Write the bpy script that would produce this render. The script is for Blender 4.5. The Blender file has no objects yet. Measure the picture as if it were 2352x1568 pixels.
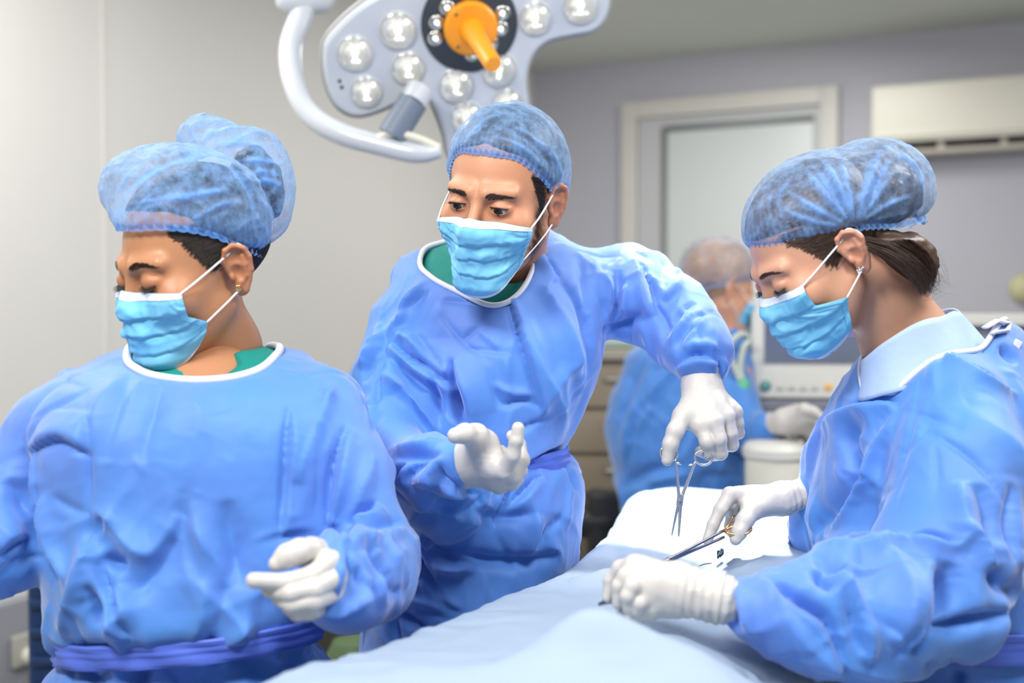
import bpy, bmesh, math, random, time
import numpy as np
from mathutils import Vector, Matrix
T0 = time.time()
random.seed(7)
RNG = np.random.default_rng(7)
# ------------------------------------------------------------------ camera, light, exposure
W, H, FOC = 2352, 1568, 40.0
FPX = W * FOC / 36.0
PITCH = math.atan(84 / FPX)
CAMP = np.array([0.0, 0.0, 1.45])
CF = np.array([0, math.cos(PITCH), -math.sin(PITCH)])
CU = np.array([0, math.sin(PITCH), math.cos(PITCH)])
CR = np.array([1.0, 0, 0])
scene = bpy.context.scene
cam_data = bpy.data.cameras.new('camera')
cam_data.lens = FOC; cam_data.sensor_width = 36; cam_data.clip_start = .05; cam_data.clip_end = 60
cam_data.dof.use_dof = True; cam_data.dof.focus_distance = 1.58; cam_data.dof.aperture_fstop = 2.2
cam = bpy.data.objects.new('camera', cam_data); scene.collection.objects.link(cam)
cam.location = CAMP; cam.rotation_euler = (math.pi / 2 - PITCH, 0, 0)
scene.camera = cam
scene.view_settings.view_transform = 'Standard'
scene.view_settings.look = 'None'
scene.view_settings.exposure = -0.40
scene.view_settings.gamma = 1.0
scene.view_settings.use_curve_mapping = False
cy_ = scene.cycles
cy_.max_bounces = 7; cy_.diffuse_bounces = 3; cy_.glossy_bounces = 3; cy_.transmission_bounces = 4; cy_.transparent_max_bounces = 14
cy_.use_adaptive_sampling = True; cy_.adaptive_threshold = .02; cy_.caustics_reflective = False; cy_.caustics_refractive = False
world = bpy.data.worlds.new('room_light'); scene.world = world; world.use_nodes = True
world.node_tree.nodes['Background'].inputs[0].default_value = (.93, .95, 1, 1)
world.node_tree.nodes['Background'].inputs[1].default_value = .40

def lamp(name, kind, loc, target, power, color=(1, 1, 1), size=1.0, size_y=None, spot=None):
    d = bpy.data.lights.new(name, kind); d.energy = power; d.color = color
    if kind == 'AREA':
        d.shape = 'RECTANGLE'; d.size = size; d.size_y = size_y or size
    if kind == 'SPOT':
        d.spot_size = spot; d.spot_blend = .9; d.shadow_soft_size = size
    o = bpy.data.objects.new(name, d); scene.collection.objects.link(o)
    o.location = loc
    o.rotation_euler = (Vector(target) - Vector(loc)).to_track_quat('-Z', 'Y').to_euler()
    return o
# ceiling light panels of the room (the deepest one added for brightness), and the second theatre lamp above the patient
lamp('ceiling_area_light', 'AREA', (-.75, .35, 2.66), (-.45, 1.3, 1.0), 68, (1, .97, .93), .6, .6)
lamp('ceiling_area_light', 'AREA', (.55, .55, 2.66), (.55, 1.2, 1.0), 40, (1, .98, .95), .6, .6)
lamp('ceiling_area_light', 'AREA', (-1.3, 2.3, 2.66), (-1.3, 2.6, 0), 31, (1, .97, .93), 1.2, .6)
lamp('ceiling_area_light', 'AREA', (.9, 4.3, 2.66), (.7, 4.5, 0), 34, (1, .98, .95), 1.2, .6)  # unseen light added to brighten the back wall and ceiling
lamp('ceiling_area_light', 'AREA', (1.5, 1.9, 2.66), (1.1, 1.8, 1.2), 40, (1, .98, .95), .8, .6)
lamp('theatre_lamp_light', 'SPOT', (.45, 2.25, 2.66), (.27, 1.92, 1.30), 560, (1, .97, .92), .08, spot=math.radians(29))

# ------------------------------------------------------------------ picture <-> world
def at(px, py, d):
    x = (px - W / 2) / FPX * d; y = -(py - H / 2) / FPX * d
    return CAMP + CR * x + CU * y + CF * d
def proj(P):
    Q = P - CAMP
    d = Q @ CF
    return (Q @ CR) / d * FPX + W / 2, -(Q @ CU) / d * FPX + H / 2, d
def mpp(d): return d / FPX
# ------------------------------------------------------------------ signed distance helpers (numpy)
def ln(v): return np.sqrt((v * v).sum(-1))
def s_ell(P, c, r, R=None):
    q = P - np.asarray(c, float)
    if R is not None: q = q @ R
    r = np.asarray(r, float)
    k0 = ln(q / r); k1 = ln(q / (r * r)) + 1e-9
    return k0 * (k0 - 1) / k1
def s_cap(P, a, b, ra, rb):
    a = np.asarray(a, float); b = np.asarray(b, float)
    ba = b - a; pa = P - a
    h = np.clip((pa @ ba) / max(ba @ ba, 1e-12), 0, 1)
    return ln(pa - h[:, None] * ba) - (ra + (rb - ra) * h)
def smin(a, b, k):
    h = np.clip(.5 + .5 * (b - a) / k, 0, 1)
    return b + (a - b) * h - k * h * (1 - h)
def smax(a, b, k): return -smin(-a, -b, k)
def s_chain(P, pts, k=.01):
    """pts: list of (point, radius)"""
    f = None
    for (a, ra), (b, rb) in zip(pts[:-1], pts[1:]):
        g = s_cap(P, a, b, ra, rb)
        f = g if f is None else smin(f, g, k)
    return f
def pts_px(l, k=1.0):
    return [(at(x, y, d), r * mpp(d) * k) for x, y, d, r in l]
def cat(xs, ys, n=160):
    """smooth (monotone-ish) resampling of ys(xs)"""
    xs = np.asarray(xs, float); ys = np.asarray(ys, float)
    m = np.gradient(ys, xs, axis=0)
    t = np.linspace(xs[0], xs[-1], n)
    i = np.clip(np.searchsorted(xs, t) - 1, 0, len(xs) - 2)
    h = xs[i + 1] - xs[i]; u = (t - xs[i]) / h
    if ys.ndim > 1: h = h[:, None]; u = u[:, None]
    y = ((2*u**3-3*u**2+1)*ys[i] + (u**3-2*u**2+u)*h*m[i] + (-2*u**3+3*u**2)*ys[i+1] + (u**3-u**2)*h*m[i+1])
    return t, y
class Loft:
    """solid whose outline at each height is given in the picture: rows (py, xl, xr, depth, half thickness)"""
    def __init__(s, rows, p=2.3):
        z, c = [], []
        for py, xl, xr, d, th in rows:
            L = at(xl, py, d); R_ = at(xr, py, d)
            z.append(L[2]); c.append([(L[0] + R_[0]) / 2, (R_[0] - L[0]) / 2, L[1], th])
        z = np.array(z)[::-1]; c = np.array(c)[::-1]
        s.t, s.c = cat(z, c, 300); s.p = p
    def row(s, z): return [np.interp(z, s.t, s.c[:, j]) for j in range(4)]
    def __call__(s, P):
        z = P[:, 2]
        cx, a, cy, b = s.row(z)
        a = np.maximum(a, .01); b = np.maximum(b, .01)
        q = ((np.abs(P[:, 0] - cx) / a) ** s.p + (np.abs(P[:, 1] - cy) / b) ** s.p) ** (1 / s.p)
        f = (q - 1) * np.minimum(a, b)
        return np.maximum(f, np.maximum(z - s.t[-1], s.t[0] - z))
# value noise
def _hash(i, j, k, s):
    n = (i * 73856093) ^ (j * 19349663) ^ (k * 83492791) ^ (s * 2654435)
    n = (n ^ (n >> 13)) * 1274126177
    n = n ^ (n >> 16)
    return (n & 0xFFFF).astype(np.float64) / 65535.0
def vnoise(P, s=0):
    i = np.floor(P).astype(np.int64); f = P - i; f = f * f * f * (f * (f * 6 - 15) + 10)
    r = 0
    for a in (0, 1):
        for b in (0, 1):
            for c in (0, 1):
                w = (f[:, 0] if a else 1 - f[:, 0]) * (f[:, 1] if b else 1 - f[:, 1]) * (f[:, 2] if c else 1 - f[:, 2])
                r = r + w * _hash(i[:, 0] + a, i[:, 1] + b, i[:, 2] + c, s)
    return r * 2 - 1
def ridged(P, s=0):
    return 1 - 2 * np.abs(vnoise(P, s))
# ------------------------------------------------------------------ isosurface (surface nets)
def net(f, lo, hi, h, B=4, margin=0.0):
    lo = np.asarray(lo, float); hi = np.asarray(hi, float)
    nb = np.ceil((hi - lo) / (h * B)).astype(int) + 1
    n = nb * B
    g = [lo[a] + (np.arange(nb[a]) * B + (B - 1) / 2) * h for a in range(3)]
    C = np.stack(np.meshgrid(*g, indexing='ij'), -1).reshape(-1, 3)
    v = np.concatenate([f(C[i:i + 400000]) for i in range(0, len(C), 400000)])
    act = np.abs(v) < B * h * .87 * 1.35 + margin
    F = np.where(v < 0, -1.0, 1.0).astype(np.float32).reshape(nb)
    F = np.repeat(np.repeat(np.repeat(F, B, 0), B, 1), B, 2)
    ia = np.argwhere(act.reshape(nb))
    off = np.stack(np.meshgrid(*[np.arange(B)] * 3, indexing='ij'), -1).reshape(-1, 3)
    for k in range(0, len(ia), 6000):
        idx = (ia[k:k + 6000, None, :] * B + off[None]).reshape(-1, 3)
        F[idx[:, 0], idx[:, 1], idx[:, 2]] = f(lo + idx * h)
    S = F < 0
    c = np.zeros(tuple(n - 1), np.uint8)
    for a in (0, 1):
        for b in (0, 1):
            for d in (0, 1):
                c += S[a:n[0] - 1 + a, b:n[1] - 1 + b, d:n[2] - 1 + d]
    cells = np.argwhere((c > 0) & (c < 8)); del c
    vid = np.full(tuple(n - 1), -1, np.int32)
    vid[cells[:, 0], cells[:, 1], cells[:, 2]] = np.arange(len(cells))
    acc = np.zeros((len(cells), 3)); cnt = np.zeros(len(cells))
    cor = [(a, b, d) for a in (0, 1) for b in (0, 1) for d in (0, 1)]
    val = {q: F[cells[:, 0] + q[0], cells[:, 1] + q[1], cells[:, 2] + q[2]].astype(float) for q in cor}
    for q in cor:
        for ax in range(3):
            if q[ax] == 0:
                r = list(q); r[ax] = 1; r = tuple(r)
                a, b = val[q], val[r]
                m = (a < 0) != (b < 0)
                t = np.where(m, a / np.where(m, a - b, 1), 0)
                p = np.tile(np.array(q, float), (len(cells), 1)); p[:, ax] = t
                acc += p * m[:, None]; cnt += m
    V = lo + (cells + acc / cnt[:, None]) * h
    quads = []
    for ax in range(3):
        sl0 = [slice(0, n[k]) for k in range(3)]; sl1 = list(sl0)
        sl0[ax] = slice(0, n[ax] - 1); sl1[ax] = slice(1, n[ax])
        A = S[tuple(sl0)]; Bq = S[tuple(sl1)]
        e = np.argwhere(A != Bq)
        u, w = (ax + 1) % 3, (ax + 2) % 3
        e = e[(e[:, u] > 0) & (e[:, w] > 0) & (e[:, u] < n[u] - 1) & (e[:, w] < n[w] - 1)]
        ins = A[e[:, 0], e[:, 1], e[:, 2]]
        def vv(du, dw):
            q = e.copy(); q[:, u] += du; q[:, w] += dw
            return vid[q[:, 0], q[:, 1], q[:, 2]]
        Q = np.stack([vv(-1, -1), vv(0, -1), vv(0, 0), vv(-1, 0)], 1)
        Q[~ins] = Q[~ins][:, ::-1]
        quads.append(Q)
    Q = np.concatenate(quads)
    Q = Q[(Q >= 0).all(1)]
    return V, Q
def edges_of(Q):
    return np.concatenate([Q[:, [i, (i + 1) % Q.shape[1]]] for i in range(Q.shape[1])])
def smooth(V, Q, n=2, lam=.5):
    E = edges_of(Q)
    deg = np.bincount(E.ravel(), minlength=len(V)).astype(float); deg[deg == 0] = 1
    for it in range(n):
        for l in (lam, -lam * .95) if n > 1 else (lam,):
            s = np.stack([np.bincount(E[:, 0], V[E[:, 1], a], len(V)) + np.bincount(E[:, 1], V[E[:, 0], a], len(V)) for a in range(3)], 1)
            V = V + l * (s / deg[:, None] - V)
    return V
def vnormals(V, Q):
    d1 = V[Q[:, 2]] - V[Q[:, 0]]; d2 = V[Q[:, 3]] - V[Q[:, 1]] if Q.shape[1] == 4 else V[Q[:, 1]] - V[Q[:, 0]]
    fn = np.cross(d1, d2)
    N = np.stack([sum(np.bincount(Q[:, i], fn[:, a], len(V)) for i in range(Q.shape[1])) for a in range(3)], 1)
    return N / (ln(N)[:, None] + 1e-12)
def grad_n(f, V, e=.0006):
    g = np.stack([f(V + np.eye(3)[a] * e) - f(V - np.eye(3)[a] * e) for a in range(3)], 1)
    return g / (ln(g)[:, None] + 1e-12)
def facing(V, Q, N):
    """returns quads flipped so that they follow outward normals N"""
    d1 = V[Q[:, 2]] - V[Q[:, 0]]; d2 = V[Q[:, 3]] - V[Q[:, 1]]
    fn = np.cross(d1, d2)
    if (fn * N[Q[:, 0]]).sum() < 0: Q = Q[:, ::-1].copy()
    return Q
def keep_faces(V, Q, m, attrs=()):
    Q = Q[m]; u, inv = np.unique(Q.ravel(), return_inverse=True)
    return (V[u], inv.reshape(Q.shape)) + tuple(a[u] for a in attrs)
# ------------------------------------------------------------------ blender objects
def to_obj(name, V, Q, mat=None, parent=None, attrs=None, smooth_=True):
    me = bpy.data.meshes.new(name)
    V = np.asarray(V, np.float32)
    if isinstance(Q, np.ndarray):
        nf, k = Q.shape
        me.vertices.add(len(V)); me.vertices.foreach_set('co', V.ravel())
        me.loops.add(nf * k); me.loops.foreach_set('vertex_index', Q.ravel().astype(np.int32))
        me.polygons.add(nf); me.polygons.foreach_set('loop_start', np.arange(nf, dtype=np.int32) * k)
        me.polygons.foreach_set('loop_total', np.full(nf, k, np.int32))
    else:
        me.from_pydata([tuple(v) for v in V], [], [tuple(int(i) for i in q) for q in Q])
    me.update(); me.validate()
    if smooth_: me.polygons.foreach_set('use_smooth', np.ones(len(me.polygons), bool))
    for an, arr in (attrs or {}).items():
        a = me.attributes.new(an, 'FLOAT', 'POINT'); a.data.foreach_set('value', np.asarray(arr, np.float32))
    if mat: me.materials.append(mat)
    o = bpy.data.objects.new(name, me); scene.collection.objects.link(o)
    if parent:
        o.parent = parent
        o.matrix_parent_inverse = Matrix.Translation(-Vector(parent.location)) if parent.parent is None else Matrix.Identity(4)
        if parent.parent is not None:
            o.matrix_parent_inverse = Matrix.Identity(4)
    return o
def thing(name, label, cat_, loc=(0, 0, 0), group=None):
    o = bpy.data.objects.new(name, None); scene.collection.objects.link(o); o.location = loc
    o.empty_display_size = .1
    o['label'] = label; o['category'] = cat_
    if group: o['group'] = group
    return o
def tag(o, label, cat_, group=None):
    o['label'] = label; o['category'] = cat_
    if group: o['group'] = group
    return o
def struct(o): o['kind'] = 'structure'; return o
class MB:
    """collects simple shapes into one mesh"""
    def __init__(s): s.v = []; s.f = []
    def add(s, V, F):
        b = len(s.v); s.v += [tuple(map(float, v)) for v in V]; s.f += [tuple(int(i) + b for i in q) for q in F]; return s
    def box(s, c, size, R=None, bev=0.0):
        bm = bmesh.new(); bmesh.ops.create_cube(bm, size=1)
        bmesh.ops.scale(bm, vec=size, verts=bm.verts)
        if bev > 0: bmesh.ops.bevel(bm, geom=list(bm.edges), offset=bev, segments=3, affect='EDGES', profile=.6)
        V = np.array([v.co[:] for v in bm.verts]); F = [[v.index for v in f.verts] for f in bm.faces]
        bm.free()
        if R is not None: V = V @ np.asarray(R).T
        return s.add(V + np.asarray(c), F)
    def tube(s, pts, r, n=12, closed=False, flat=None, caps=True):
        pts = np.asarray(pts, float); m = len(pts)
        r = np.full(m, r, float) if np.isscalar(r) else np.asarray(r, float)
        T = np.roll(pts, -1, 0) - np.roll(pts, 1, 0) if closed else np.gradient(pts, axis=0)
        T /= ln(T)[:, None] + 1e-12
        u = np.cross(T[0], [0, 0, 1]);
        if ln(u) < .1: u = np.cross(T[0], [0, 1, 0])
        u /= ln(u); V = []
        for i in range(m):
            u = u - T[i] * (u @ T[i]); u /= ln(u); w = np.cross(T[i], u)
            a = np.arange(n) * 2 * np.pi / n
            V.append(pts[i] + r[i] * (np.cos(a)[:, None] * u + np.sin(a)[:, None] * w * (flat or 1)))
        V = np.concatenate(V); F = []
        for i in range(m if closed else m - 1):
            j = (i + 1) % m
            for k in range(n):
                l = (k + 1) % n; F.append((i * n + k, j * n + k, j * n + l, i * n + l))
        if caps and not closed: F.append(tuple(range(n))); F.append(tuple((m - 1) * n + k for k in range(n))[::-1])
        return s.add(V, F)
    def cyl(s, a, b, ra, rb=None, n=24):
        return s.tube([a, a + (np.asarray(b) - a) * .5, b], [ra, (ra + (rb or ra)) / 2, rb or ra], n)
    def lathe(s, c, prof, axis=(0, 0, 1), n=32):
        ax = np.asarray(axis, float); ax /= ln(ax)
        u = np.cross(ax, [0, 1, 0]) if abs(ax[1]) < .9 else np.cross(ax, [1, 0, 0]); u /= ln(u); w = np.cross(ax, u)
        a = np.arange(n) * 2 * np.pi / n; V = []
        for r, z in prof: V.append(np.asarray(c) + ax * z + r * (np.cos(a)[:, None] * u + np.sin(a)[:, None] * w))
        F = [(i * n + k, i * n + (k + 1) % n, (i + 1) * n + (k + 1) % n, (i + 1) * n + k) for i in range(len(prof) - 1) for k in range(n)]
        F.append(tuple(range(n))[::-1]); F.append(tuple((len(prof) - 1) * n + k for k in range(n)))
        return s.add(np.concatenate(V), F)
    def strands(s, lines, r=.0004):
        for L in lines:
            L = np.asarray(L, float); m = len(L)
            s.tube(L, np.linspace(1, .25, m) * r, 3, caps=False)
        return s
    def build(s, name, mat, parent=None, sm=True):
        o = to_obj(name, np.array(s.v), s.f, mat, parent, smooth_=sm)
        return o
def autosmooth(o, ang=35):
    me = o.data
    bm = bmesh.new(); bm.from_mesh(me)
    bmesh.ops.recalc_face_normals(bm, faces=list(bm.faces))
    for e in bm.edges:
        if len(e.link_faces) == 2 and e.calc_face_angle(0) > math.radians(ang): e.smooth = False
    bm.to_mesh(me); bm.free(); return o
def rot(yaw=0, pitch=0, roll=0):
    y, p, r = map(math.radians, (yaw, pitch, roll))
    return np.array(Matrix.Rotation(y, 3, 'Z') @ Matrix.Rotation(p, 3, 'X') @ Matrix.Rotation(r, 3, 'Y'))
# ------------------------------------------------------------------ materials
def mat(name, color, rough=.5, metal=0., sss=0., bump=None, sheen=0., noise=None, emit=None, spec=None, alpha=None, trans=0., coat=0., sssr=(1, .3, .2), sssc=.01):
    m = bpy.data.materials.new(name); m.use_nodes = True
    nt = m.node_tree; b = nt.nodes['Principled BSDF']
    b.inputs['Base Color'].default_value = (*color, 1); b.inputs['Roughness'].default_value = rough
    b.inputs['Metallic'].default_value = metal
    if sss: b.inputs['Subsurface Weight'].default_value = sss; b.inputs['Subsurface Radius'].default_value = sssr; b.inputs['Subsurface Scale'].default_value = sssc
    if sheen: b.inputs['Sheen Weight'].default_value = sheen
    if coat: b.inputs['Coat Weight'].default_value = coat
    if trans: b.inputs['Transmission Weight'].default_value = trans
    if spec is not None: b.inputs['Specular IOR Level'].default_value = spec
    if alpha is not None: b.inputs['Alpha'].default_value = alpha
    if emit: b.inputs['Emission Color'].default_value = (*emit[0], 1); b.inputs['Emission Strength'].default_value = emit[1]
    tc = nt.nodes.new('ShaderNodeTexCoord')
    if noise:   # (scale, colour2, amount)
        n = nt.nodes.new('ShaderNodeTexNoise'); n.inputs['Scale'].default_value = noise[0]; n.inputs['Detail'].default_value = 4
        nt.links.new(tc.outputs['Object'], n.inputs['Vector'])
        r = nt.nodes.new('ShaderNodeMapRange'); r.inputs[1].default_value = .35; r.inputs[2].default_value = .65; r.inputs[4].default_value = noise[2]
        nt.links.new(n.outputs[0], r.inputs[0])
        x = nt.nodes.new('ShaderNodeMix'); x.data_type = 'RGBA'; x.inputs[6].default_value = (*color, 1); x.inputs[7].default_value = (*noise[1], 1)
        nt.links.new(r.outputs[0], x.inputs[0]); nt.links.new(x.outputs[2], b.inputs['Base Color'])
    if bump:    # list of (kind, scale, strength, distance)
        prev = None
        for kind, sc, st, dist in bump:
            if kind == 'noise':
                n = nt.nodes.new('ShaderNodeTexNoise'); n.inputs['Detail'].default_value = 3; out = n.outputs[0]
            elif kind == 'ridge':
                n = nt.nodes.new('ShaderNodeTexNoise'); n.noise_type = 'RIDGED_MULTIFRACTAL'; n.inputs['Detail'].default_value = 2; out = n.outputs[0]
                n.inputs['Distortion'].default_value = .6
            elif kind == 'facet':
                n = nt.nodes.new('ShaderNodeTexVoronoi'); n.feature = 'SMOOTH_F1'; n.inputs['Smoothness'].default_value = .3; out = n.outputs['Distance']
            else:
                n = nt.nodes.new('ShaderNodeTexVoronoi'); out = n.outputs['Distance']
            n.inputs['Scale'].default_value = sc
            nt.links.new(tc.outputs['Object'], n.inputs['Vector'])
            bp = nt.nodes.new('ShaderNodeBump'); bp.inputs['Strength'].default_value = st; bp.inputs['Distance'].default_value = dist
            nt.links.new(out, bp.inputs['Height'])
            if prev: nt.links.new(prev.outputs[0], bp.inputs['Normal'])
            prev = bp
        nt.links.new(prev.outputs[0], b.inputs['Normal'])
    return m
def attr_mix(m, attr, color, amount=1.0, target='Base Color'):
    """mix the base colour towards colour where the mesh attribute is 1"""
    nt = m.node_tree; b = nt.nodes['Principled BSDF']
    a = nt.nodes.new('ShaderNodeAttribute'); a.attribute_name = attr
    x = nt.nodes.new('ShaderNodeMix'); x.data_type = 'RGBA'; x.inputs[7].default_value = (*color, 1)
    mul = nt.nodes.new('ShaderNodeMath'); mul.operation = 'MULTIPLY'; mul.inputs[1].default_value = amount
    nt.links.new(a.outputs['Fac'], mul.inputs[0]); nt.links.new(mul.outputs[0], x.inputs[0])
    src = b.inputs[target].links
    if src: nt.links.new(src[0].from_socket, x.inputs[6])
    else: x.inputs[6].default_value = b.inputs[target].default_value
    nt.links.new(x.outputs[2], b.inputs[target])
    return m
def gown_mat(name, c1, c2):
    m = mat(name, c1, .56, noise=(5, c2, .8), sheen=.45, spec=.42,  # hue noise puts azure and periwinkle light reflections into the base colour
            bump=[('noise', 11, .4, .012), ('ridge', 13, .30, .003), ('facet', 30, .16, .005), ('noise', 420, .10, .0006)])
    nt = m.node_tree; b = nt.nodes['Principled BSDF']; out = [n for n in nt.nodes if n.type == 'OUTPUT_MATERIAL'][0]
    tr = nt.nodes.new('ShaderNodeBsdfTranslucent'); tr.inputs[0].default_value = (c1[0]*.6, c1[1]*.75, c1[2], 1)
    mx = nt.nodes.new('ShaderNodeMixShader'); mx.inputs[0].default_value = .06
    nt.links.new(b.outputs[0], mx.inputs[1]); nt.links.new(tr.outputs[0], mx.inputs[2]); nt.links.new(mx.outputs[0], out.inputs[0])
    return m
def cap_mat(name, c, base_alpha, c_fold):
    """thin see-through non-woven: more opaque where the fabric is gathered (attribute fold)"""
    m = mat(name, c, .6, sheen=.2, bump=[('noise', 60, .3, .003), ('noise', 600, .2, .0006)])
    nt = m.node_tree; b = nt.nodes['Principled BSDF']; out = [n for n in nt.nodes if n.type == 'OUTPUT_MATERIAL'][0]
    attr_mix(m, 'fold', c_fold)
    a = nt.nodes.new('ShaderNodeAttribute'); a.attribute_name = 'fold'
    tc = nt.nodes.new('ShaderNodeTexCoord')
    n = nt.nodes.new('ShaderNodeTexNoise'); n.inputs['Scale'].default_value = 55; n.inputs['Detail'].default_value = 6; n.inputs['Roughness'].default_value = .75
    nt.links.new(tc.outputs['Object'], n.inputs['Vector'])
    r = nt.nodes.new('ShaderNodeMapRange'); r.inputs[1].default_value = .38; r.inputs[2].default_value = .66
    r.inputs[3].default_value = base_alpha - .16; r.inputs[4].default_value = base_alpha + .2
    nt.links.new(n.outputs[0], r.inputs[0])
    ad = nt.nodes.new('ShaderNodeMath'); ad.operation = 'ADD'; ad.use_clamp = True
    ml = nt.nodes.new('ShaderNodeMath'); ml.operation = 'MULTIPLY'; ml.inputs[1].default_value = .40
    nt.links.new(a.outputs['Fac'], ml.inputs[0]); nt.links.new(ml.outputs[0], ad.inputs[0]); nt.links.new(r.outputs[0], ad.inputs[1])
    lw = nt.nodes.new('ShaderNodeLayerWeight'); lw.inputs[0].default_value = .35
    ad2 = nt.nodes.new('ShaderNodeMath'); ad2.operation = 'MULTIPLY_ADD'; ad2.inputs[1].default_value = .5; ad2.use_clamp = True
    nt.links.new(lw.outputs['Facing'], ad2.inputs[0]); nt.links.new(ad.outputs[0], ad2.inputs[2])
    tp = nt.nodes.new('ShaderNodeBsdfTransparent')
    mx = nt.nodes.new('ShaderNodeMixShader')
    nt.links.new(ad2.outputs[0], mx.inputs[0]); nt.links.new(tp.outputs[0], mx.inputs[1]); nt.links.new(b.outputs[0], mx.inputs[2]); nt.links.new(mx.outputs[0], out.inputs[0])
    return m
M = {}
M['gown'] = gown_mat('blue_gown_fabric', (.080, .275, .75), (.130, .262, .80))
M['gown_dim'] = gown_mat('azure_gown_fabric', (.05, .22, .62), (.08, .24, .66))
M['belt'] = mat('gown_belt_fabric', (.10, .18, .74), .5, bump=[('noise', 25, .3, .006)])
M['trim'] = mat('white_binding', (.72, .74, .86), .6, bump=[('noise', 300, .3, .001)])
M['scrub'] = mat('teal_scrub_fabric', (.0, .23, .20), .7, bump=[('noise', 60, .4, .003)])
M['scrub_blue'] = mat('pale_blue_collar_fabric', (.42, .56, .82), .7, bump=[('noise', 60, .3, .003)])
M['glove'] = mat('latex_glove', (.60, .57, .54), .45, sss=.2, sssr=(1, .7, .6), sssc=.005, bump=[('noise', 45, .12, .002), ('noise', 160, .10, .0008)])
M['drape'] = mat('surgical_drape', (.31, .40, .53), .75, bump=[('noise', 6, .35, .02), ('ridge', 10, .25, .003), ('noise', 300, .12, .0008)], noise=(3, (.33, .42, .56), .7))
M['mask'] = mat('mask_fabric', (.17, .56, .85), .6, noise=(14, (.24, .63, .88), .8), bump=[('noise', 40, .3, .003), ('noise', 700, .2, .0004)])
M['mask_white'] = mat('mask_binding', (.74, .80, .90), .6, bump=[('voronoi', 420, .5, .0006)])
M['loop'] = mat('ear_loop_elastic', (.82, .84, .88), .6)
M['steel'] = mat('surgical_steel', (.80, .77, .70), .28, metal=1)
M['steel_dark'] = mat('steel_dark', (.28, .27, .30), .3, metal=1)
M['gold'] = mat('gilded_steel', (.85, .50, .22), .22, metal=1)
def skin(name, c, c2, dark=(.05, .03, .02)):
    m = mat(name, c, .46, sss=.18, sssr=(1, .35, .2), sssc=.012, noise=(30, c2, .6), bump=[('noise', 240, .12, .001)])
    attr_mix(m, 'red', (c[0] * .95, c[1] * .52, c[2] * .45), .75)
    attr_mix(m, 'dark', dark, .9)
    return m
M['skin_w1'] = skin('warm_brown_skin', (.50, .235, .12), (.46, .21, .10), (.03, .015, .01))
M['skin_m'] = skin('tan_skin', (.60, .29, .17), (.55, .25, .14), (.07, .04, .025))
M['skin_w2'] = skin('fair_skin', (.66, .36, .24), (.62, .31, .20), (.05, .03, .02))
M['hair'] = mat('dark_brown_hair', (.022, .013, .010), .42, bump=[('noise', 120, .5, .002)])
M['hair2'] = mat('brown_hair', (.06, .03, .018), .42, bump=[('noise', 120, .5, .002)])
M['hair3'] = mat('light_brown_hair', (.42, .24, .13), .5, noise=(22, (.70, .50, .36), .9), bump=[('noise', 60, .5, .004)])
M['white'] = mat('eye_white', (.62, .58, .55), .2)
# ------------------------------------------------------------------ the room
CZ = 2.72
CORN = np.array([.12, 6.25]); DB = np.array([.892, -.452]); DL = np.array([-.452, -.892])
def wallbox(name, p0, p1, z0, z1, th, m):
    """vertical slab whose inner face runs from p0 to p1 (plan), thickness away to the left of p0->p1"""
    p0 = np.array(p0, float); p1 = np.array(p1, float); d = p1 - p0; n = np.array([-d[1], d[0]]) / ln(d) * th
    b = [(*p0, z0), (*p1, z0), (*(p1 + n), z0), (*(p0 + n), z0)]
    t = [(x, y, z1) for x, y, _ in b]
    return struct(MB().add(b + t, [(3, 2, 1, 0), (4, 5, 6, 7), (0, 1, 5, 4), (1, 2, 6, 5), (2, 3, 7, 6), (3, 0, 4, 7)]).build(name, m, sm=False))
M['wall_left'] = mat('cream_wall_panel', (.78, .76, .72), .5, noise=(1.2, (.75, .74, .70), .6))
M['wall_back'] = mat('lilac_grey_wall', (.50, .50, .57), .55, noise=(1.2, (.53, .53, .57), .6))
M['ceiling'] = mat('grey_green_ceiling', (.70, .72, .66), .7, noise=(1.5, (.67, .69, .64), .6))
M['floor'] = mat('vinyl_floor', (.48, .50, .50), .35, noise=(8, (.44, .46, .47), .6))
M['cream'] = mat('cream_plastic', (.78, .76, .66), .4)
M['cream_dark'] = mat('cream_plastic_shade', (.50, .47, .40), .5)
M['black'] = mat('black_plastic', (.015, .014, .014), .5)
M['frame'] = mat('door_frame_paint', (.66, .65, .60), .45)
M['leaf'] = mat('grey_door_paint', (.55, .56, .58), .5)
M['panel'] = mat('pale_door_panel', (.66, .70, .70), .35)
M['gasket'] = mat('grey_gasket', (.24, .26, .26), .6)
B2 = CORN + DB * 4.6; L2 = CORN + DL * 7.6
wallbox('wall_back', B2, CORN, 0, CZ, -.12, M['wall_back'])
wallbox('wall_left', CORN, L2, 0, CZ, -.12, M['wall_left'])
fl = [(*(CORN + (0, .1)), 0), (*(B2 + (.2, 0)), 0), (4.2, -1.4, 0), (-3.6, -1.4, 0)]
struct(MB().add([(x, y, 0) for x, y, z in fl] + [(x, y, -.1) for x, y, z in fl], [(0, 1, 2, 3), (7, 6, 5, 4), (0, 4, 5, 1), (1, 5, 6, 2), (2, 6, 7, 3), (3, 7, 4, 0)]).build('floor', M['floor'], sm=False))
struct(MB().add([(x, y, CZ) for x, y, z in fl] + [(x, y, CZ + .1) for x, y, z in fl], [(3, 2, 1, 0), (4, 5, 6, 7), (0, 4, 5, 1), (1, 5, 6, 2), (2, 6, 7, 3), (3, 7, 4, 0)]).build('ceiling', M['ceiling'], sm=False))
def onback(px, off=0.0):
    """plan point on the back wall seen at column px"""
    k = (px - W / 2) / FPX
    # CORN + t*DB : x = k*y (camera axis depth ~ y)
    t = (k * CORN[1] - CORN[0]) / (DB[0] - k * DB[1])
    return t
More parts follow.
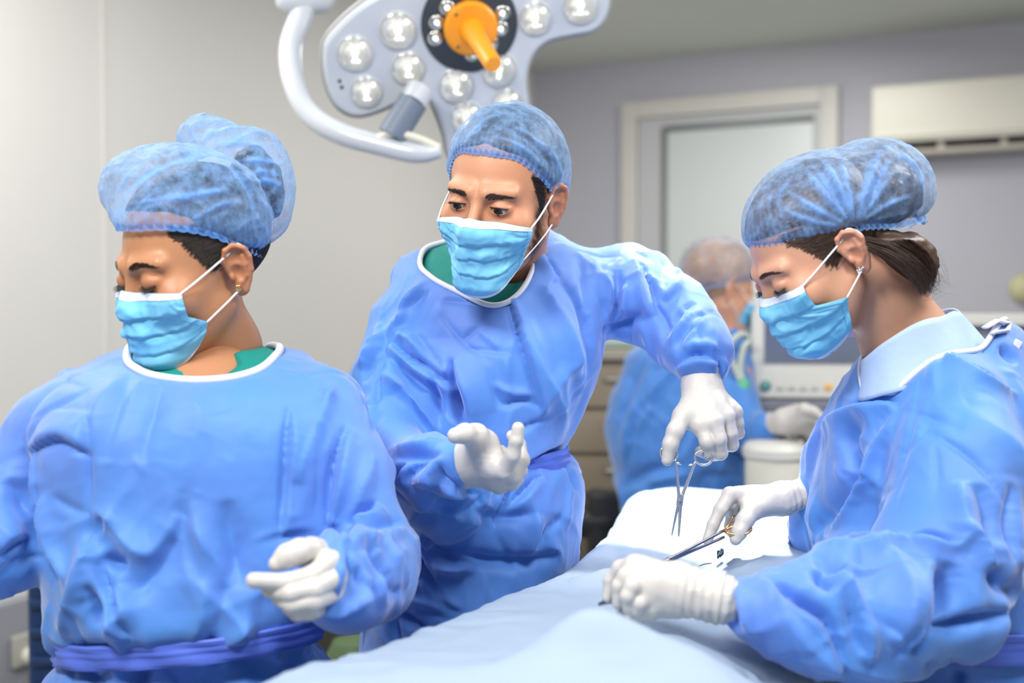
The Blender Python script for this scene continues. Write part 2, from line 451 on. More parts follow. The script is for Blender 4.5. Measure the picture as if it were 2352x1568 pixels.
def bw(t, off=0.0, z=0.0):
    n = np.array([DB[1], -DB[0]])          # into the room
    p = CORN + DB * t + n * off
    return np.array([p[0], p[1], z])
def zat(py, y):  # height of a point seen at row py, at plan depth y
    q = at(W / 2, py, 1.0) - CAMP
    return CAMP[2] + q[2] / q[1] * y
RB = np.array([[DB[0], -DB[1], 0], [DB[1], DB[0], 0], [0, 0, 1]]).T
RB = np.array([[DB[0], DB[1] * -1, 0], [DB[1], DB[0], 0], [0, 0, 1]])
def wall_box(mb, t0, t1, z0, z1, o0, o1, bev=0):
    c = bw((t0 + t1) / 2, (o0 + o1) / 2, (z0 + z1) / 2)
    return mb.box(c, (abs(t1 - t0), abs(o1 - o0), abs(z1 - z0)), RB, bev)
# door: cream architrave, grey leaf, pale panel framed by a dark gasket
ta, tb = onback(1432), onback(1925)
zt = zat(240, bw(ta)[1]); td, te = onback(1478), onback(1890)
zt2 = zat(275, bw(td)[1])
m = MB(); wall_box(m, ta, ta + .085, 0, zt, 0, .05, .006); wall_box(m, tb - .085, tb, 0, zt, 0, .05, .006); wall_box(m, ta + .085, tb - .085, zt - .085, zt, 0, .05, .006)
dframe = struct(autosmooth(m.build('trim_1', M['frame'])))
m = MB(); wall_box(m, ta + .088, tb - .088, .005, zt - .088, .004, .02)
leaf = struct(m.build('door_1', M['leaf'], sm=False))
t1, t2 = onback(1535), tb - .12; zp = zat(305, bw(t1)[1])
m = MB(); wall_box(m, t1, t2, .08, zp, .021, .03, .003); m.build('door_panel', M['panel'], leaf)['label'] = 'pale frosted door panel'
m = MB(); wall_box(m, t1 - .028, t1 - .002, .06, zp + .028, .021, .034); wall_box(m, t1 - .002, t2, zp + .002, zp + .028, .021, .034); m.build('gasket', M['gasket'], leaf)
# skirting along the left wall
nl = np.array([.892, -.452])
# seams of the left wall panels
for s_ in (3.05, 5.1, 1.4):
    p = CORN + DL * s_
    m = MB(); R_ = np.array([[DL[0], nl[0], 0], [DL[1], nl[1], 0], [0, 0, 1]])
    m.box((*(p + nl * .001), CZ / 2), (.012, .006, CZ), R_)
    struct(m.build('trim_' + str(int(s_ * 10)), M['wall_left'], sm=False))
# ---- air conditioner
ya = bw(onback(2010))[1]
ac = thing('air_conditioner', 'cream wall-mounted air conditioner above the right-hand woman', 'air conditioner', bw(onback(2012) + .45, .1, zat(300, ya)))
t0 = onback(2012); tE = t0 + .98; za, zb = zat(215, ya), zat(362, ya - .12)
m = MB(); wall_box(m, t0, tE, zb + .055, za, 0.002, .2, .02)
autosmooth(m.build('housing', M['cream'], ac))
m = MB(); wall_box(m, t0 + .03, tE - .03, zb + .075, zb + .10, .185, .21, .006); autosmooth(m.build('front_flap', M['cream'], ac))
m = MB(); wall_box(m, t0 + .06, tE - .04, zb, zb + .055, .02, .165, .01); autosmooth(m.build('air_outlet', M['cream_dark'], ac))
ts = [t0 + .12, t0 + .30, t0 + .56, t0 + .82]
for a, b in zip(ts[:-1], ts[1:]):
    m = MB(); wall_box(m, a + .015, b - .015, zb + .026, zb + .052, .15, .172); m.build('vent_slot', M['black'], ac)
# ---- cabinet with drawers behind the man's arm
M['cab'] = mat('taupe_laminate', (.33, .27, .19), .45, noise=(3, (.30, .245, .175), .5))
M['cabtop'] = mat('cabinet_top', (.44, .40, .33), .4)
M['metal'] = mat('brushed_metal', (.55, .54, .52), .35, metal=1)
cy = 3.75
def X(px, y): return (px - W / 2) / FPX * y
x0, x1 = X(1225, cy), X(1650, cy); ztop = zat(800, cy)
cab = thing('drawer_cabinet', 'taupe drawer cabinet between the man and the background nurse', 'cabinet', ((x0 + x1) / 2, cy + .25, 0))
m = MB(); m.box(((x0 + x1) / 2, cy + .26, ztop / 2 - .01), (x1 - x0, .5, ztop - .06), None, .006); autosmooth(m.build('body', M['cab'], cab))
m = MB(); m.box(((x0 + x1) / 2, cy + .25, ztop - .02), (x1 - x0 + .03, .54, .035), None, .006); autosmooth(m.build('top', M['cabtop'], cab))
zz = ztop - .05
for i, hgt in enumerate((.15, .15, .2, .24, .26)):
    if zz - hgt < .03: break
    m = MB(); m.box(((x0 + x1) / 2, cy - .001, zz - hgt / 2), (x1 - x0 - .02, .02, hgt - .014), None, .004)
    dr = autosmooth(m.build('drawer', M['cab'], cab))
    m = MB(); m.tube([((x0 + x1) / 2 + s_, cy - .03 + q, zz - .05) for s_, q in ((-.07, .02), (-.065, 0), (0, -.003), (.065, 0), (.07, .02))], .006, 8)
    m.build('handle', M['metal'], dr)
    zz -= hgt
tray = MB().box((X(1425, cy), cy + .12, ztop + .016), (.22, .2, .03), None, .01)
M['mint'] = mat('mint_plastic', (.42, .55, .50), .4)
tag(autosmooth(tray.build('instrument_tray', M['mint'])), 'pale mint plastic tray lying on the drawer cabinet', 'tray')
# ---- black stool between man and drape
sy = 3.45
st = thing('rolling_stool', 'black rolling stool in front of the drawer cabinet', 'stool', (X(1400, sy), sy, 0))
c = np.array([X(1380, sy), sy]); zs = zat(1140, sy)
m = MB(); m.lathe((*c, zs - .10), [(.02, 0), (.15, 0), (.175, .02), (.18, .06), (.165, .09), (.10, .10), (.01, .10)]); m.build('seat', M['black'], st)
m = MB(); m.box((c[0] + .03, c[1] - .15, zs - .12), (.16, .05, .34), None, .028); autosmooth(m.build('backrest', M['black'], st), 60)
m = MB(); m.cyl(np.array([*c, .08]), np.array([*c, zs - .10]), .025); m.build('gas_lift', M['metal'], st)
m = MB()
for k in range(5):
    a = k * 2 * math.pi / 5 + .3
    m.tube([(c[0], c[1], .10), (c[0] + .15 * math.cos(a), c[1] + .15 * math.sin(a), .085), (c[0] + .22 * math.cos(a), c[1] + .22 * math.sin(a), .06)], [.028, .022, .016], 10)
m.build('base', M['black'], st)
for k in range(5):
    a = k * 2 * math.pi / 5 + .3
    q = np.array([c[0] + .22 * math.cos(a), c[1] + .22 * math.sin(a), .027])
    m = MB(); m.cyl(q - [.012, 0, 0], q + [.012, 0, 0], .026); m.build('caster', M['black'], st)
# ---- anaesthesia monitor on its trolley
my = 3.05
M['bezel'] = mat('ivory_monitor_plastic', (.72, .71, .66), .4)
def screen_mat():
    m_ = mat('monitor_screen', (.05, .06, .09), .22, noise=(3.5, (.10, .12, .17), .9))
    nt = m_.node_tree; b = nt.nodes['Principled BSDF']; b.inputs['Coat Weight'].default_value = .5
    b.inputs['Emission Color'].default_value = (.16, .18, .26, 1); b.inputs['Emission Strength'].default_value = .5
    return m_
M['screen'] = screen_mat()
def glow(n, c, s): return mat(n, c, .4, emit=(c, s))
M['g_green'] = glow('green_readout', (.12, .5, .22), .5); M['g_blue'] = glow('blue_readout', (.16, .18, .5), .5); M['g_white'] = glow('white_readout', (.4, .42, .5), .5); M['g_red'] = glow('reddish_readout', (.35, .17, .2), .4)
RM = rot(-6)
mon = thing('patient_monitor', 'ivory patient monitor with dark blue screen behind the two women', 'monitor', (X(1880, my), my, 0))
mc = at(1895, 775, my)
def mbx(mb, dx, dz, w, h, oy=0.0, th=.02, bev=.0):
    return mb.box(mc + RM @ np.array([dx, oy, dz]), (w, th, h), RM, bev)
P_ = my / FPX
m = MB(); mbx(m, 0, 0, 335 * P_, 285 * P_, .045, .09, .012); autosmooth(m.build('bezel', M['bezel'], mon))
m = MB(); mbx(m, .004, 38 * P_, 280 * P_, 192 * P_, -.001, .012, .002); scr = m.build('screen', M['screen'], mon)
for dx, dz, w, h, mm in ((-105, -22, 26, 9, 'g_green'), (-40, -30, 60, 6, 'g_blue'), (45, -32, 90, 6, 'g_blue'), (-70, 22, 60, 10, 'g_red'), (-65, 2, 70, 8, 'g_red'), (-5, 14, 16, 8, 'g_white'), (-75, -12, 44, 6, 'g_white')):
    m = MB(); mbx(m, dx * P_, (38 + dz) * P_, w * P_, h * P_, -.0085, .002); m.build('readout', M[mm], scr)
m = MB(); q = mc + RM @ np.array([-133 * P_, -.002, -112 * P_]); m.lathe(q, [(.004, -.006), (.014, -.006), (.016, 0), (.012, .006), (.004, .007)], (0, -1, 0)); m.build('knob', mat('teal_knob', (.12, .30, .30), .4), mon)
for i in range(4):
    m = MB(); mbx(m, (-100 + i * 26) * P_, -116 * P_, 15 * P_, 9 * P_, -.001, .006, .001); m.build('button', mat('grey_button', (.50, .52, .48), .5), mon)
m = MB(); mbx(m, 8 * P_, -114 * P_, 16 * P_, 12 * P_, -.001, .006, .001); m.build('button', mat('amber_button', (.85, .45, .08), .5), mon)
m = MB(); mbx(m, 0, -158 * P_, 345 * P_, 26 * P_, .05, .16, .008); autosmooth(m.build('mount', mat('slate_mount', (.20, .21, .26), .5), mon))
m = MB(); m.box((mc[0], my + .25, .42), (.42, .34, .62), None, .02); autosmooth(m.build('trolley', M['bezel'], mon))
m = MB(); m.cyl(np.array([mc[0], my + .16, .72]), np.array([mc[0], my + .14, mc[2] - .16]), .03); m.build('column', M['metal'], mon)
for sx in (-1, 1):
    for sy_ in (-1, 1):
        q = np.array([mc[0] + sx * .17, my + .25 + sy_ * .13, .05]); m = MB(); m.cyl(q - [.014, 0, 0], q + [.014, 0, 0], .05); m.build('wheel', M['black'], mon)
        m = MB(); m.cyl(q + [0, 0, .03], q + [0, 0, .08], .012); m.build('wheel_stem', M['metal'], mon)
# ---- bin with rounded lid, below the monitor
by = 2.80
bn = thing('waste_bin', 'cream lidded waste bin in front of the monitor trolley', 'bin', (X(1785, by), by, 0))
bc = np.array([X(1783, by), by]); bz = zat(1040, by)
m = MB(); m.lathe((*bc, 0.004), [(.02, 0), (.06, 0), (.074, bz - .03), (.072, bz - .01), (.02, bz - .01)]); autosmooth(m.build('body', M['cream'], bn))
m = MB(); m.lathe((*bc, bz - .008), [(.02, 0), (.08, 0), (.081, .02), (.072, .034), (.04, .040), (.01, .041)]); autosmooth(m.build('lid', M['bezel'], bn))
# ---- breathing tubes with the green bag
M['tube'] = mat('grey_green_hose', (.50, .55, .50), .45)
M['greenbag'] = mat('green_rubber', (.10, .42, .26), .45)
hs = thing('breathing_circuit', 'grey breathing hoses with a green bag beside the monitor', 'hose', at(1700, 830, 2.95))
def curve_px(l, n=40):
    A = np.array([at(x, y, d) for x, y, d in l]); return cat(np.arange(len(A)), A, n)[1]
def hose(l, r, name, mm):
    P = curve_px(l, 90); rr = r * (1 + .12 * np.sin(np.arange(90) * 1.9)); m = MB(); m.tube(P, rr, 12); return m.build(name, M[mm], hs)
hose([(1725, 778, 3.0), (1700, 768, 2.97), (1672, 800, 2.95), (1690, 850, 2.95), (1708, 890, 2.95)], .0085, 'hose', 'tube')
hose([(1722, 784, 2.96), (1708, 800, 2.95), (1700, 850, 2.95), (1712, 885, 2.95)], .0085, 'hose', 'tube')
A = [at(x, y, 2.95) for x, y in ((1708, 868), (1706, 885), (1704, 905), (1706, 925))]
m = MB(); m.tube(A, [.011, .02, .02, .012], 14); m.build('green_bag', M['greenbag'], hs)
# ---- cluttered ventilator arm under the monitor
vt = thing('ventilator_unit', 'steel ventilator unit with valves below the monitor', 'machine', at(1850, 1040, 2.95))
m = MB(); m.box(at(1875, 1030, 2.93), (.17, .08, .10), None, .012); autosmooth(m.build('body', mat('grey_metal_block', (.30, .29, .25), .4, noise=(30, (.6, .58, .5), .8)), vt))
for i, (x, y, r_) in enumerate(((1800, 1010, .018), (1832, 1022, .014), (1858, 1000, .02))):
    m = MB(); m.lathe(at(x, y, 2.87), [(.004, -.03), (r_, -.03), (r_, .02), (r_ * .6, .03), (.004, .032)], (0, -1, .2)); autosmooth(m.build('valve', M['metal'], vt))
m = MB(); m.tube([at(1790, 1035, 2.9), at(1830, 1050, 2.88), at(1880, 1045, 2.9)], .01, 10); m.build('pipe', M['black'], vt)
m = MB(); m.cyl(at(1880, 1050, 2.95), at(1880, 1050, 2.95) * [1, 1, 0] + [0, 0, .01], .03); m.build('post', M['metal'], vt)
# ---- device at the right edge
dv = thing('theatre_display', 'cream-framed display unit behind the right-hand woman, at the photo edge', 'display', at(2400, 900, 3.3))
dc = at(2420, 830, 3.3); P3 = 3.3 / FPX
m = MB(); m.box(at(2420, 734, 3.3), (480 * P3, .07, 28 * P3), None, .008); autosmooth(m.build('top_rail', M['bezel'], dv))
m = MB(); m.box(at(2420, 880, 3.33), (480 * P3, .06, 270 * P3), None, .006); autosmooth(m.build('housing', mat('slate_housing', (.23, .24, .32), .4), dv))
m = MB(); m.box(at(2420, 905, 3.285), (470 * P3, .012, 210 * P3), None, .003); m.build('front_panel', mat('pale_blue_panel', (.45, .53, .57), .4), dv)
m = MB(); m.box(at(2348, 798, 3.27), (.012, .01, .035), None, .002); m.build('indicator', mat('orange_tab', (.6, .3, .15), .5), dv)
m = MB(); m.cyl(at(2420, 1000, 3.36), at(2420, 1000, 3.36) * [1, 1, 0], .04); m.lathe(at(2420, 1000, 3.36) * [1, 1, 0] + [0, 0, .002], [(.02, 0), (.25, 0), (.25, .03), (.05, .05), (.02, .05)]); m.build('stand', M['metal'], dv)
q = at(2352, 662, 5.0); tq = onback(2352); q = bw(tq, .03, zat(662, bw(tq)[1]))
m = MB(); m.lathe(q + [0, 0, 0], [(.01, -.05), (.06, -.05), (.065, 0), (.05, .04), (.01, .045)], (DB[1], -DB[0], 0)); tag(m.build('wall_fixture', mat('straw_plastic', (.62, .60, .36), .5)), 'small straw-coloured round fixture on the back wall, right edge', 'fixture')
# ---- socket with yellow cable on the left wall, navy chair
def lw_(px, off=0.0, py=None):
    k = (px - W / 2) / FPX
    t = (k * CORN[1] - CORN[0]) / (DL[0] - k * DL[1])
    p = CORN + DL * t + nl * off
    return np.array([p[0], p[1], zat(py, p[1])]) if py else p
RL = np.array([[DL[0], nl[0], 0], [DL[1], nl[1], 0], [0, 0, 1]])
M['wall_low'] = mat('grey_wall_trunking', (.30, .31, .35), .5)
q = lw_(15, .028); zc = zat(1375, q[1])
m = MB()
p0, p1 = lw_(55, .0), lw_(-160, .0)
mid = (p0 + p1) / 2 + nl * .025
m.box((*mid, zc / 2), (ln(p1 - p0), .05, zc), RL, .004)
tr = struct(autosmooth(m.build('trim_2', M['wall_low'])))
sk = thing('power_socket', 'pale socket with a yellow-tipped cable at bottom left', 'socket', lw_(15, .06, 1500))
m = MB(); m.box(lw_(12, .062, 1490), (.09, .02, .09), RL, .008); autosmooth(m.build('faceplate', mat('grey_beige_plastic', (.42, .41, .37), .5), sk))
m = MB(); m.lathe(lw_(14, .072, 1505), [(.005, 0), (.024, 0), (.022, .03), (.012, .04), (.004, .04)], (nl[0], nl[1], 0)); autosmooth(m.build('plug', M['cream'], sk))
A = np.array([lw_(16, .11, 1507), lw_(24, .12, 1515), lw_(31, .12, 1530), lw_(36, .11, 1568), lw_(38, .10, 1700), lw_(44, .10, 1900)])
m = MB(); m.tube(cat(np.arange(6), A, 40)[1], .005, 8); m.build('cable', mat('grey_cable', (.50, .48, .42), .5), sk)
m = MB(); m.tube([lw_(26, .12, 1517), lw_(31.5, .12, 1530)], .0085, 10); m.build('cable_tip', mat('yellow_plastic', (.75, .48, .03), .5), sk)
M['navy'] = mat('navy_upholstery', (.004, .035, .13), .5)
cyb = 2.55
ch = thing('navy_chair', 'navy ribbed chair back beyond the left woman\'s elbow', 'chair', (X(150, cyb), cyb, 0))
cw = (X(330, cyb) - X(52, cyb)); cx = X(52, cyb) + cw / 2; ctop = zat(1270, cyb)
m = MB(); m.box((cx, cyb + .03, ctop - .30), (cw, .07, .60), None, .02); bk = autosmooth(m.build('backrest', M['navy'], ch))
for i in range(9):
    m = MB(); m.tube([(cx - cw / 2 + .015, cyb - .008, ctop - .05 - i * .065), (cx, cyb - .012, ctop - .042 - i * .065), (cx + cw / 2 - .015, cyb - .008, ctop - .035 - i * .065)], .013, 10); m.build('rib', M['navy'], bk)
m = MB(); m.box((cx, cyb - .22, .43), (cw, .46, .08), None, .03); autosmooth(m.build('seat', M['navy'], ch))
for sx in (-1, 1):
    for yy in (cyb - .4, cyb + .02):
        m = MB(); m.cyl(np.array([cx + sx * (cw / 2 - .03), yy, 0]), np.array([cx + sx * (cw / 2 - .03), yy, .40]), .014); m.build('leg', M['metal'], ch)
# ---- green canister behind, between left woman and man
gy = 2.6
gc = np.array([X(812, gy), gy])
gn = thing('storage_canister', 'dull green canister visible low between the left woman and the man', 'canister', (*gc, 0))
zt_ = zat(1462, gy)
m = MB(); m.lathe((*gc, .003), [(.02, 0), (.065, 0), (.07, .02), (.07, zt_ - .05), (.05, zt_ - .01), (.02, zt_)]); autosmooth(m.build('body', mat('dull_green_plastic', (.10, .16, .07), .5), gn))
m = MB(); m.lathe((*gc, zt_ - .16), [(.071, 0), (.0745, .006), (.0745, .02), (.071, .026)]); autosmooth(m.build('collar', mat('darker_green_ring', (.05, .10, .05), .5), gn))
m = MB(); p0 = lw_(700, .15); m.box((X(775, 2.95), 2.95, .45), (.34, .3, .9), None, .01); tag(autosmooth(m.build('equipment_case', mat('dark_olive_case', (.045, .040, .028), .5))), 'dark olive case behind the green canister', 'case')
# ------------------------------------------------------------------ people: heads
class Head:
    """canonical head (metres): face towards -Y, x towards the person's left, z up, origin between the ears"""
    def __init__(s, yaw, pitch, roll, scale, anchor, px, py, d, male=False, eyes='closed'):
        s.R = rot(yaw, pitch, roll); s.s = scale; s.male = male; s.eyes = eyes
        s.T = at(px, py, d) - s.R @ (np.asarray(anchor, float) * scale)
    def w(s, p): return (np.asarray(p, float) * s.s) @ s.R.T + s.T
    def l(s, P): return ((np.asarray(P, float) - s.T) @ s.R) / s.s
    def skull(s, P):
        f = s_ell(P, (0, .018, .038), (.076, .098, .084))
        f = smin(f, s_ell(P, (0, -.030, -.030), (.063, .064, .088)), .03)
        return f
    def face(s, P):
        A = np.abs(P * [1, 0, 0]) + P * [0, 1, 1]       # mirrored in x
        f = s.skull(P)
        jw = .055 if s.male else .049
        f = smin(f, s_cap(A, (jw, .0, -.055), (.016, -.076, -.105), .014, .014), .028)        # jaw line
        f = smin(f, s_ell(P, (0, -.078, -.104), (.024, .020, .020)), .022)                    # chin
        f = smin(f, s_ell(A, (.046, -.062, -.030), (.020, .020, .018)), .028)                 # cheek bone
        f = smin(f, s_cap(A, (.012, -.088, .016), (.045, -.074, .018), .009, .007), .016)     # brow
        f = smax(f, -s_ell(A, (.031, -.103, -.004), (.019, .0165, .0125)), .014)              # orbit
        ny = 0 if s.male else .0095
        f = smin(f, s_cap(P, (0, -.089 + ny * .3, .006), (0, -.112 + ny, -.032), .0065, .0092), .010)        # nose
        f = smin(f, s_ell(A, (.0105, -.104 + ny * .8, -.037), (.0078, .010, .0065)), .006)
        f = smin(f, s_ell(P, (0, -.094, -.064), (.022, .012, .006)), .008)                    # lips
        f = smin(f, s_ell(P, (0, -.092, -.075), (.018, .012, .006)), .006)
        # eyelids over the ball
        f = smin(f, s_ell(A, (.031, -.0785, -.003), (.0158, .0142, .0125)), .005)
        if s.eyes == 'open':
            f = smax(f, -s_ell(A, (.0312, -.094, -.0045), (.0125, .016, .0036)), .0016)
        else:
            f = smax(f, -s_chain(A, [((.018, -.0905, -.0072), .0007), ((.025, -.0940, -.0102), .0009), ((.033, -.0935, -.0110), .0009), ((.044, -.0850, -.0078), .0007)], .001), .0018)
        f = smax(f, -s_chain(A, [((.019, -.0895, .0040), .0006), ((.026, -.0925, .0072), .0008), ((.035, -.0905, .0075), .0008), ((.045, -.0805, .0035), .0006)], .001), .003)
        return f
    def ear(s, P):
        A = np.abs(P * [1, 0, 0]) + P * [0, 1, 1]
        q = A - [.0755, .014, -.012]
        a = math.radians(-14); ca, sa = math.cos(a), math.sin(a)
        q = np.stack([q[:, 0], q[:, 1] * ca - q[:, 2] * sa, q[:, 1] * sa + q[:, 2] * ca], 1)   # tilt back
        b = math.radians(24); cb, sb = math.cos(b), math.sin(b)
        q = np.stack([q[:, 0] * cb - q[:, 1] * sb, q[:, 0] * sb + q[:, 1] * cb, q[:, 2]], 1) / 1.13    # stand off the head
        f = s_ell(q, (0, .003, .006), (.0050, .0155, .0235))
        f = smin(f, s_ell(q, (.0, -.004, -.021), (.0042, .0078, .0095)), .008)                  # lobe
        rim = [((.001, -.010, .004), .0022), ((.003, -.011, .016), .0028), ((.0045, -.004, .0275), .0030), ((.005, .006, .0295), .0031),
               ((.005, .0155, .022), .0031), ((.0045, .018, .010), .0029), ((.004, .0145, -.004), .0028), ((.0025, .008, -.015), .0026), ((.002, .0, -.025), .0030)]
        f = smin(f, s_chain(q, rim, .002), .0025)
        f = smax(f, -s_ell(q, (.0065, .004, .017), (.0045, .0085, .0085)), .003)                # fossa
        f = smin(f, s_chain(q, [((.0035, .011, .014), .0022), ((.0045, .0095, .004), .0024), ((.004, .006, -.008), .0024), ((.003, .0, -.013), .0024)], .002), .003)
        f = smax(f, -s_ell(q, (.0070, -.001, -.001), (.0065, .0065, .0095)), .003)              # concha
        f = smin(f, s_ell(q, (.0028, -.0085, -.004), (.0030, .0030, .0045)), .003)              # tragus
        return f
    def full(s, P):
        f = s.face(P)
        return smin(f, s.ear(P), .0022)
    def hit(s, o, d, off=0.0, fn=None, n=60):
        """march from outside points o along d (local) until fn = off"""
        fn = fn or s.face; p = np.array(o, float); d = np.asarray(d, float)
        if d.ndim == 1: d = np.tile(d, (len(p), 1))
        for _ in range(n):
            p = p + d * ((fn(p) - off) * .85)[:, None]
        return p
    def surf(s, x, z, off=0.0, y=-.16):
        x = np.atleast_1d(np.asarray(x, float)); z = np.atleast_1d(np.asarray(z, float))
        return s.hit(np.stack([x, np.full_like(x, y), z], 1), (0, 1, 0), off)

def head_mesh(hd, neck, h=.0015):
    """neck: list of (local point, radius) chain in local metres. returns world verts, quads, attrs"""
    def f(P):
        g = hd.full(P)
        n = s_chain(P, neck, .02)
        return smin(g, n, .022)
    P0 = np.array([n[0] for n in neck]); r0 = max(n[1] for n in neck)
    lo = np.minimum([-.10, -.135, -.14], P0.min(0) - r0 - .01); hi = np.maximum([.10, .13, .13], P0.max(0) + r0 + .01)
    V, Q = net(f, lo, hi, h)
    V = smooth(V, Q, 1, .35)
    A = np.abs(V[:, 0])
    red = np.exp(-((V[:, 2] + .070) / .008) ** 2 - (A / .022) ** 2) * (V[:, 1] < -.085)
    red += .28 * np.exp(-((A - .045) / .02) ** 2 - ((V[:, 2] + .03) / .022) ** 2) * (V[:, 1] < -.04)
    ear = hd.ear(V); red += .35 * (ear < .002)
    red += .35 * np.exp(-(((A - .031) / .018) ** 2 + ((V[:, 2] + .001) / .012) ** 2)) * (V[:, 1] < -.06)
    red += .3 * np.exp(-(A / .016) ** 2 - ((V[:, 2] + .03) / .02) ** 2) * (V[:, 1] < -.09)
    dark = np.zeros(len(V))
    if hd.male:   # short beard and moustache
        side = np.clip((A - .054) / .010, 0, 1) * (V[:, 1] < .006) * np.clip((V[:, 1] + .048) / .014, 0, 1) * (V[:, 2] < .03)
        low = .8 * np.clip((-.058 - V[:, 2] - .25 * (.06 - A)) / .014, 0, 1) * (V[:, 1] < .0) * np.clip((V[:, 2] + .135) / .02, 0, 1)
        n = .55 + .45 * vnoise(V * 900, 3)
        dark = np.clip(np.maximum(side * (V[:, 2] < .02), low) * .8 * n, 0, 1)
        dark[ear < .003] = 0
    Wv = hd.w(V)
    return Wv, Q, {'red': np.clip(red, 0, 1), 'dark': np.clip(dark, 0, 1)}, f

def brow(hd, mm, parent, thick=1.0, arch=0.0, z0=.019, drop=0.0, n=170):
    """eyebrows as many short hairs lying on the skin"""
    for sx in (-1, 1):
        L = []; rr = np.random.default_rng(5 + sx)
        for i in range(n):
            t = rr.random(); v = rr.normal() * .5
            wid = .0042 * thick * (1 - .75 * t ** 1.6) * (.55 + .45 * min(1, t * 6))
            x = .014 + .031 * t; z = z0 + arch * math.sin(min(1, t * 1.25) * math.pi * .62) - drop * t * t * .008 + np.clip(v, -1, 1) * wid
            ln_ = .007 * (.7 + .5 * rr.random()); a = math.radians(58 - 62 * t + rr.normal() * 10) if v < .2 else math.radians(20 - 35 * t)
            xs = np.array([x, x + ln_ * .5 * math.cos(a), x + ln_ * math.cos(a)]); zs = np.array([z, z + ln_ * .5 * math.sin(a) * .9, z + ln_ * math.sin(a) * .55])
            p = hd.surf(xs, zs, .0003); p[:, 0] *= sx; p[1:, 1] -= .0006
            L.append(hd.w(p))
        m = MB().strands(L, .00036 * hd.s * 1.25); m.build('eyebrow', mm, parent)
def lashes(hd, mm, parent, down=True, n=34, ln_=.0085):
    for sx in (-1, 1):
        L = []; rr = np.random.default_rng(9)
        for i in range(n):
            t = i / (n - 1)
            x = .0185 + .026 * t; z = (-.0072 - .0042 * math.sin(t * math.pi)) if hd.eyes == 'closed' else (-.0012 + .0006 * math.sin(t * math.pi))
            p0 = hd.surf(x, z, 0)[0]
            out = np.array([(t - .42) * .9, -1, -.55 if down else .25]); out /= ln(out)
            l_ = ln_ * (.55 + .6 * t) * (.85 + .3 * rr.random())
            p1 = p0 + out * l_ * .5; p2 = p0 + out * l_ + np.array([0, 0, .0016 if down else .002])
            q = np.array([p0, p1, p2]); q[:, 0] *= sx; L.append(hd.w(q))
        # dark lid margin
        t = np.linspace(0, 1, 16); zz = (-.0072 - .0042 * np.sin(t * np.pi)) if hd.eyes == 'closed' else (-.0010 + .0008 * np.sin(t * np.pi))
        q = hd.surf(.0182 + .0262 * t, zz, .0001); q[:, 0] *= sx
        m = MB().strands(L, .00034); m.tube(hd.w(q), .00055, 6); m.build('eyelashes', mm, parent)
def eyeball(hd, parent, look=(0, -1, -.12), iris=(.06, .03, .015)):
    m_ = bpy.data.materials.new('eye_iris_pattern'); m_.use_nodes = True; nt = m_.node_tree; b = nt.nodes['Principled BSDF']; b.inputs['Roughness'].default_value = .08
    tc = nt.nodes.new('ShaderNodeTexCoord'); sp = nt.nodes.new('ShaderNodeSeparateXYZ'); nt.links.new(tc.outputs['Object'], sp.inputs[0])
    r = nt.nodes.new('ShaderNodeValToRGB'); r.color_ramp.interpolation = 'EASE'
    e = r.color_ramp.elements; e[0].position = .36; e[0].color = (.004, .003, .003, 1); e[1].position = .62; e[1].color = (.62, .56, .52, 1)
    for p_, c_ in ((.40, (*iris, 1)), (.555, (iris[0] * .5, iris[1] * .5, iris[2] * .5, 1))):
        x = e.new(p_); x.color = c_
    # radial distance from the gaze axis (-Y of the ball)
    v = nt.nodes.new('ShaderNodeVectorMath'); v.operation = 'MULTIPLY'; v.inputs[1].default_value = (1, 0, 1); nt.links.new(tc.outputs['Object'], v.inputs[0])
    l = nt.nodes.new('ShaderNodeVectorMath'); l.operation = 'LENGTH'; nt.links.new(v.outputs[0], l.inputs[0])
    mu = nt.nodes.new('ShaderNodeMath'); mu.operation = 'MULTIPLY'; mu.inputs[1].default_value = 1 / .0118; nt.links.new(l.outputs['Value'], mu.inputs[0])
    nt.links.new(mu.outputs[0], r.inputs[0]); nt.links.new(r.outputs[0], b.inputs['Base Color'])
    look = np.array(look, float); look /= ln(look)
    for sx in (-1, 1):
        bm = bmesh.new(); bmesh.ops.create_uvsphere(bm, u_segments=32, v_segments=20, radius=.0118 * hd.s)
        me = bpy.data.meshes.new('eye'); bm.to_mesh(me); bm.free(); me.materials.append(m_)
        me.polygons.foreach_set('use_smooth', np.ones(len(me.polygons), bool))
        o = bpy.data.objects.new('eye', me); scene.collection.objects.link(o)
        c = hd.w((sx * .031, -.0800, -.004)); g = hd.R @ look
        q = Vector(-g).to_track_quat('Y', 'Z')
        Mw = Matrix.Translation(Vector(c)) @ q.to_matrix().to_4x4()
        o.parent = parent; o.matrix_parent_inverse = Matrix.Identity(4); o.matrix_local = Mw if parent.parent else Matrix.Translation(-parent.location) @ Mw
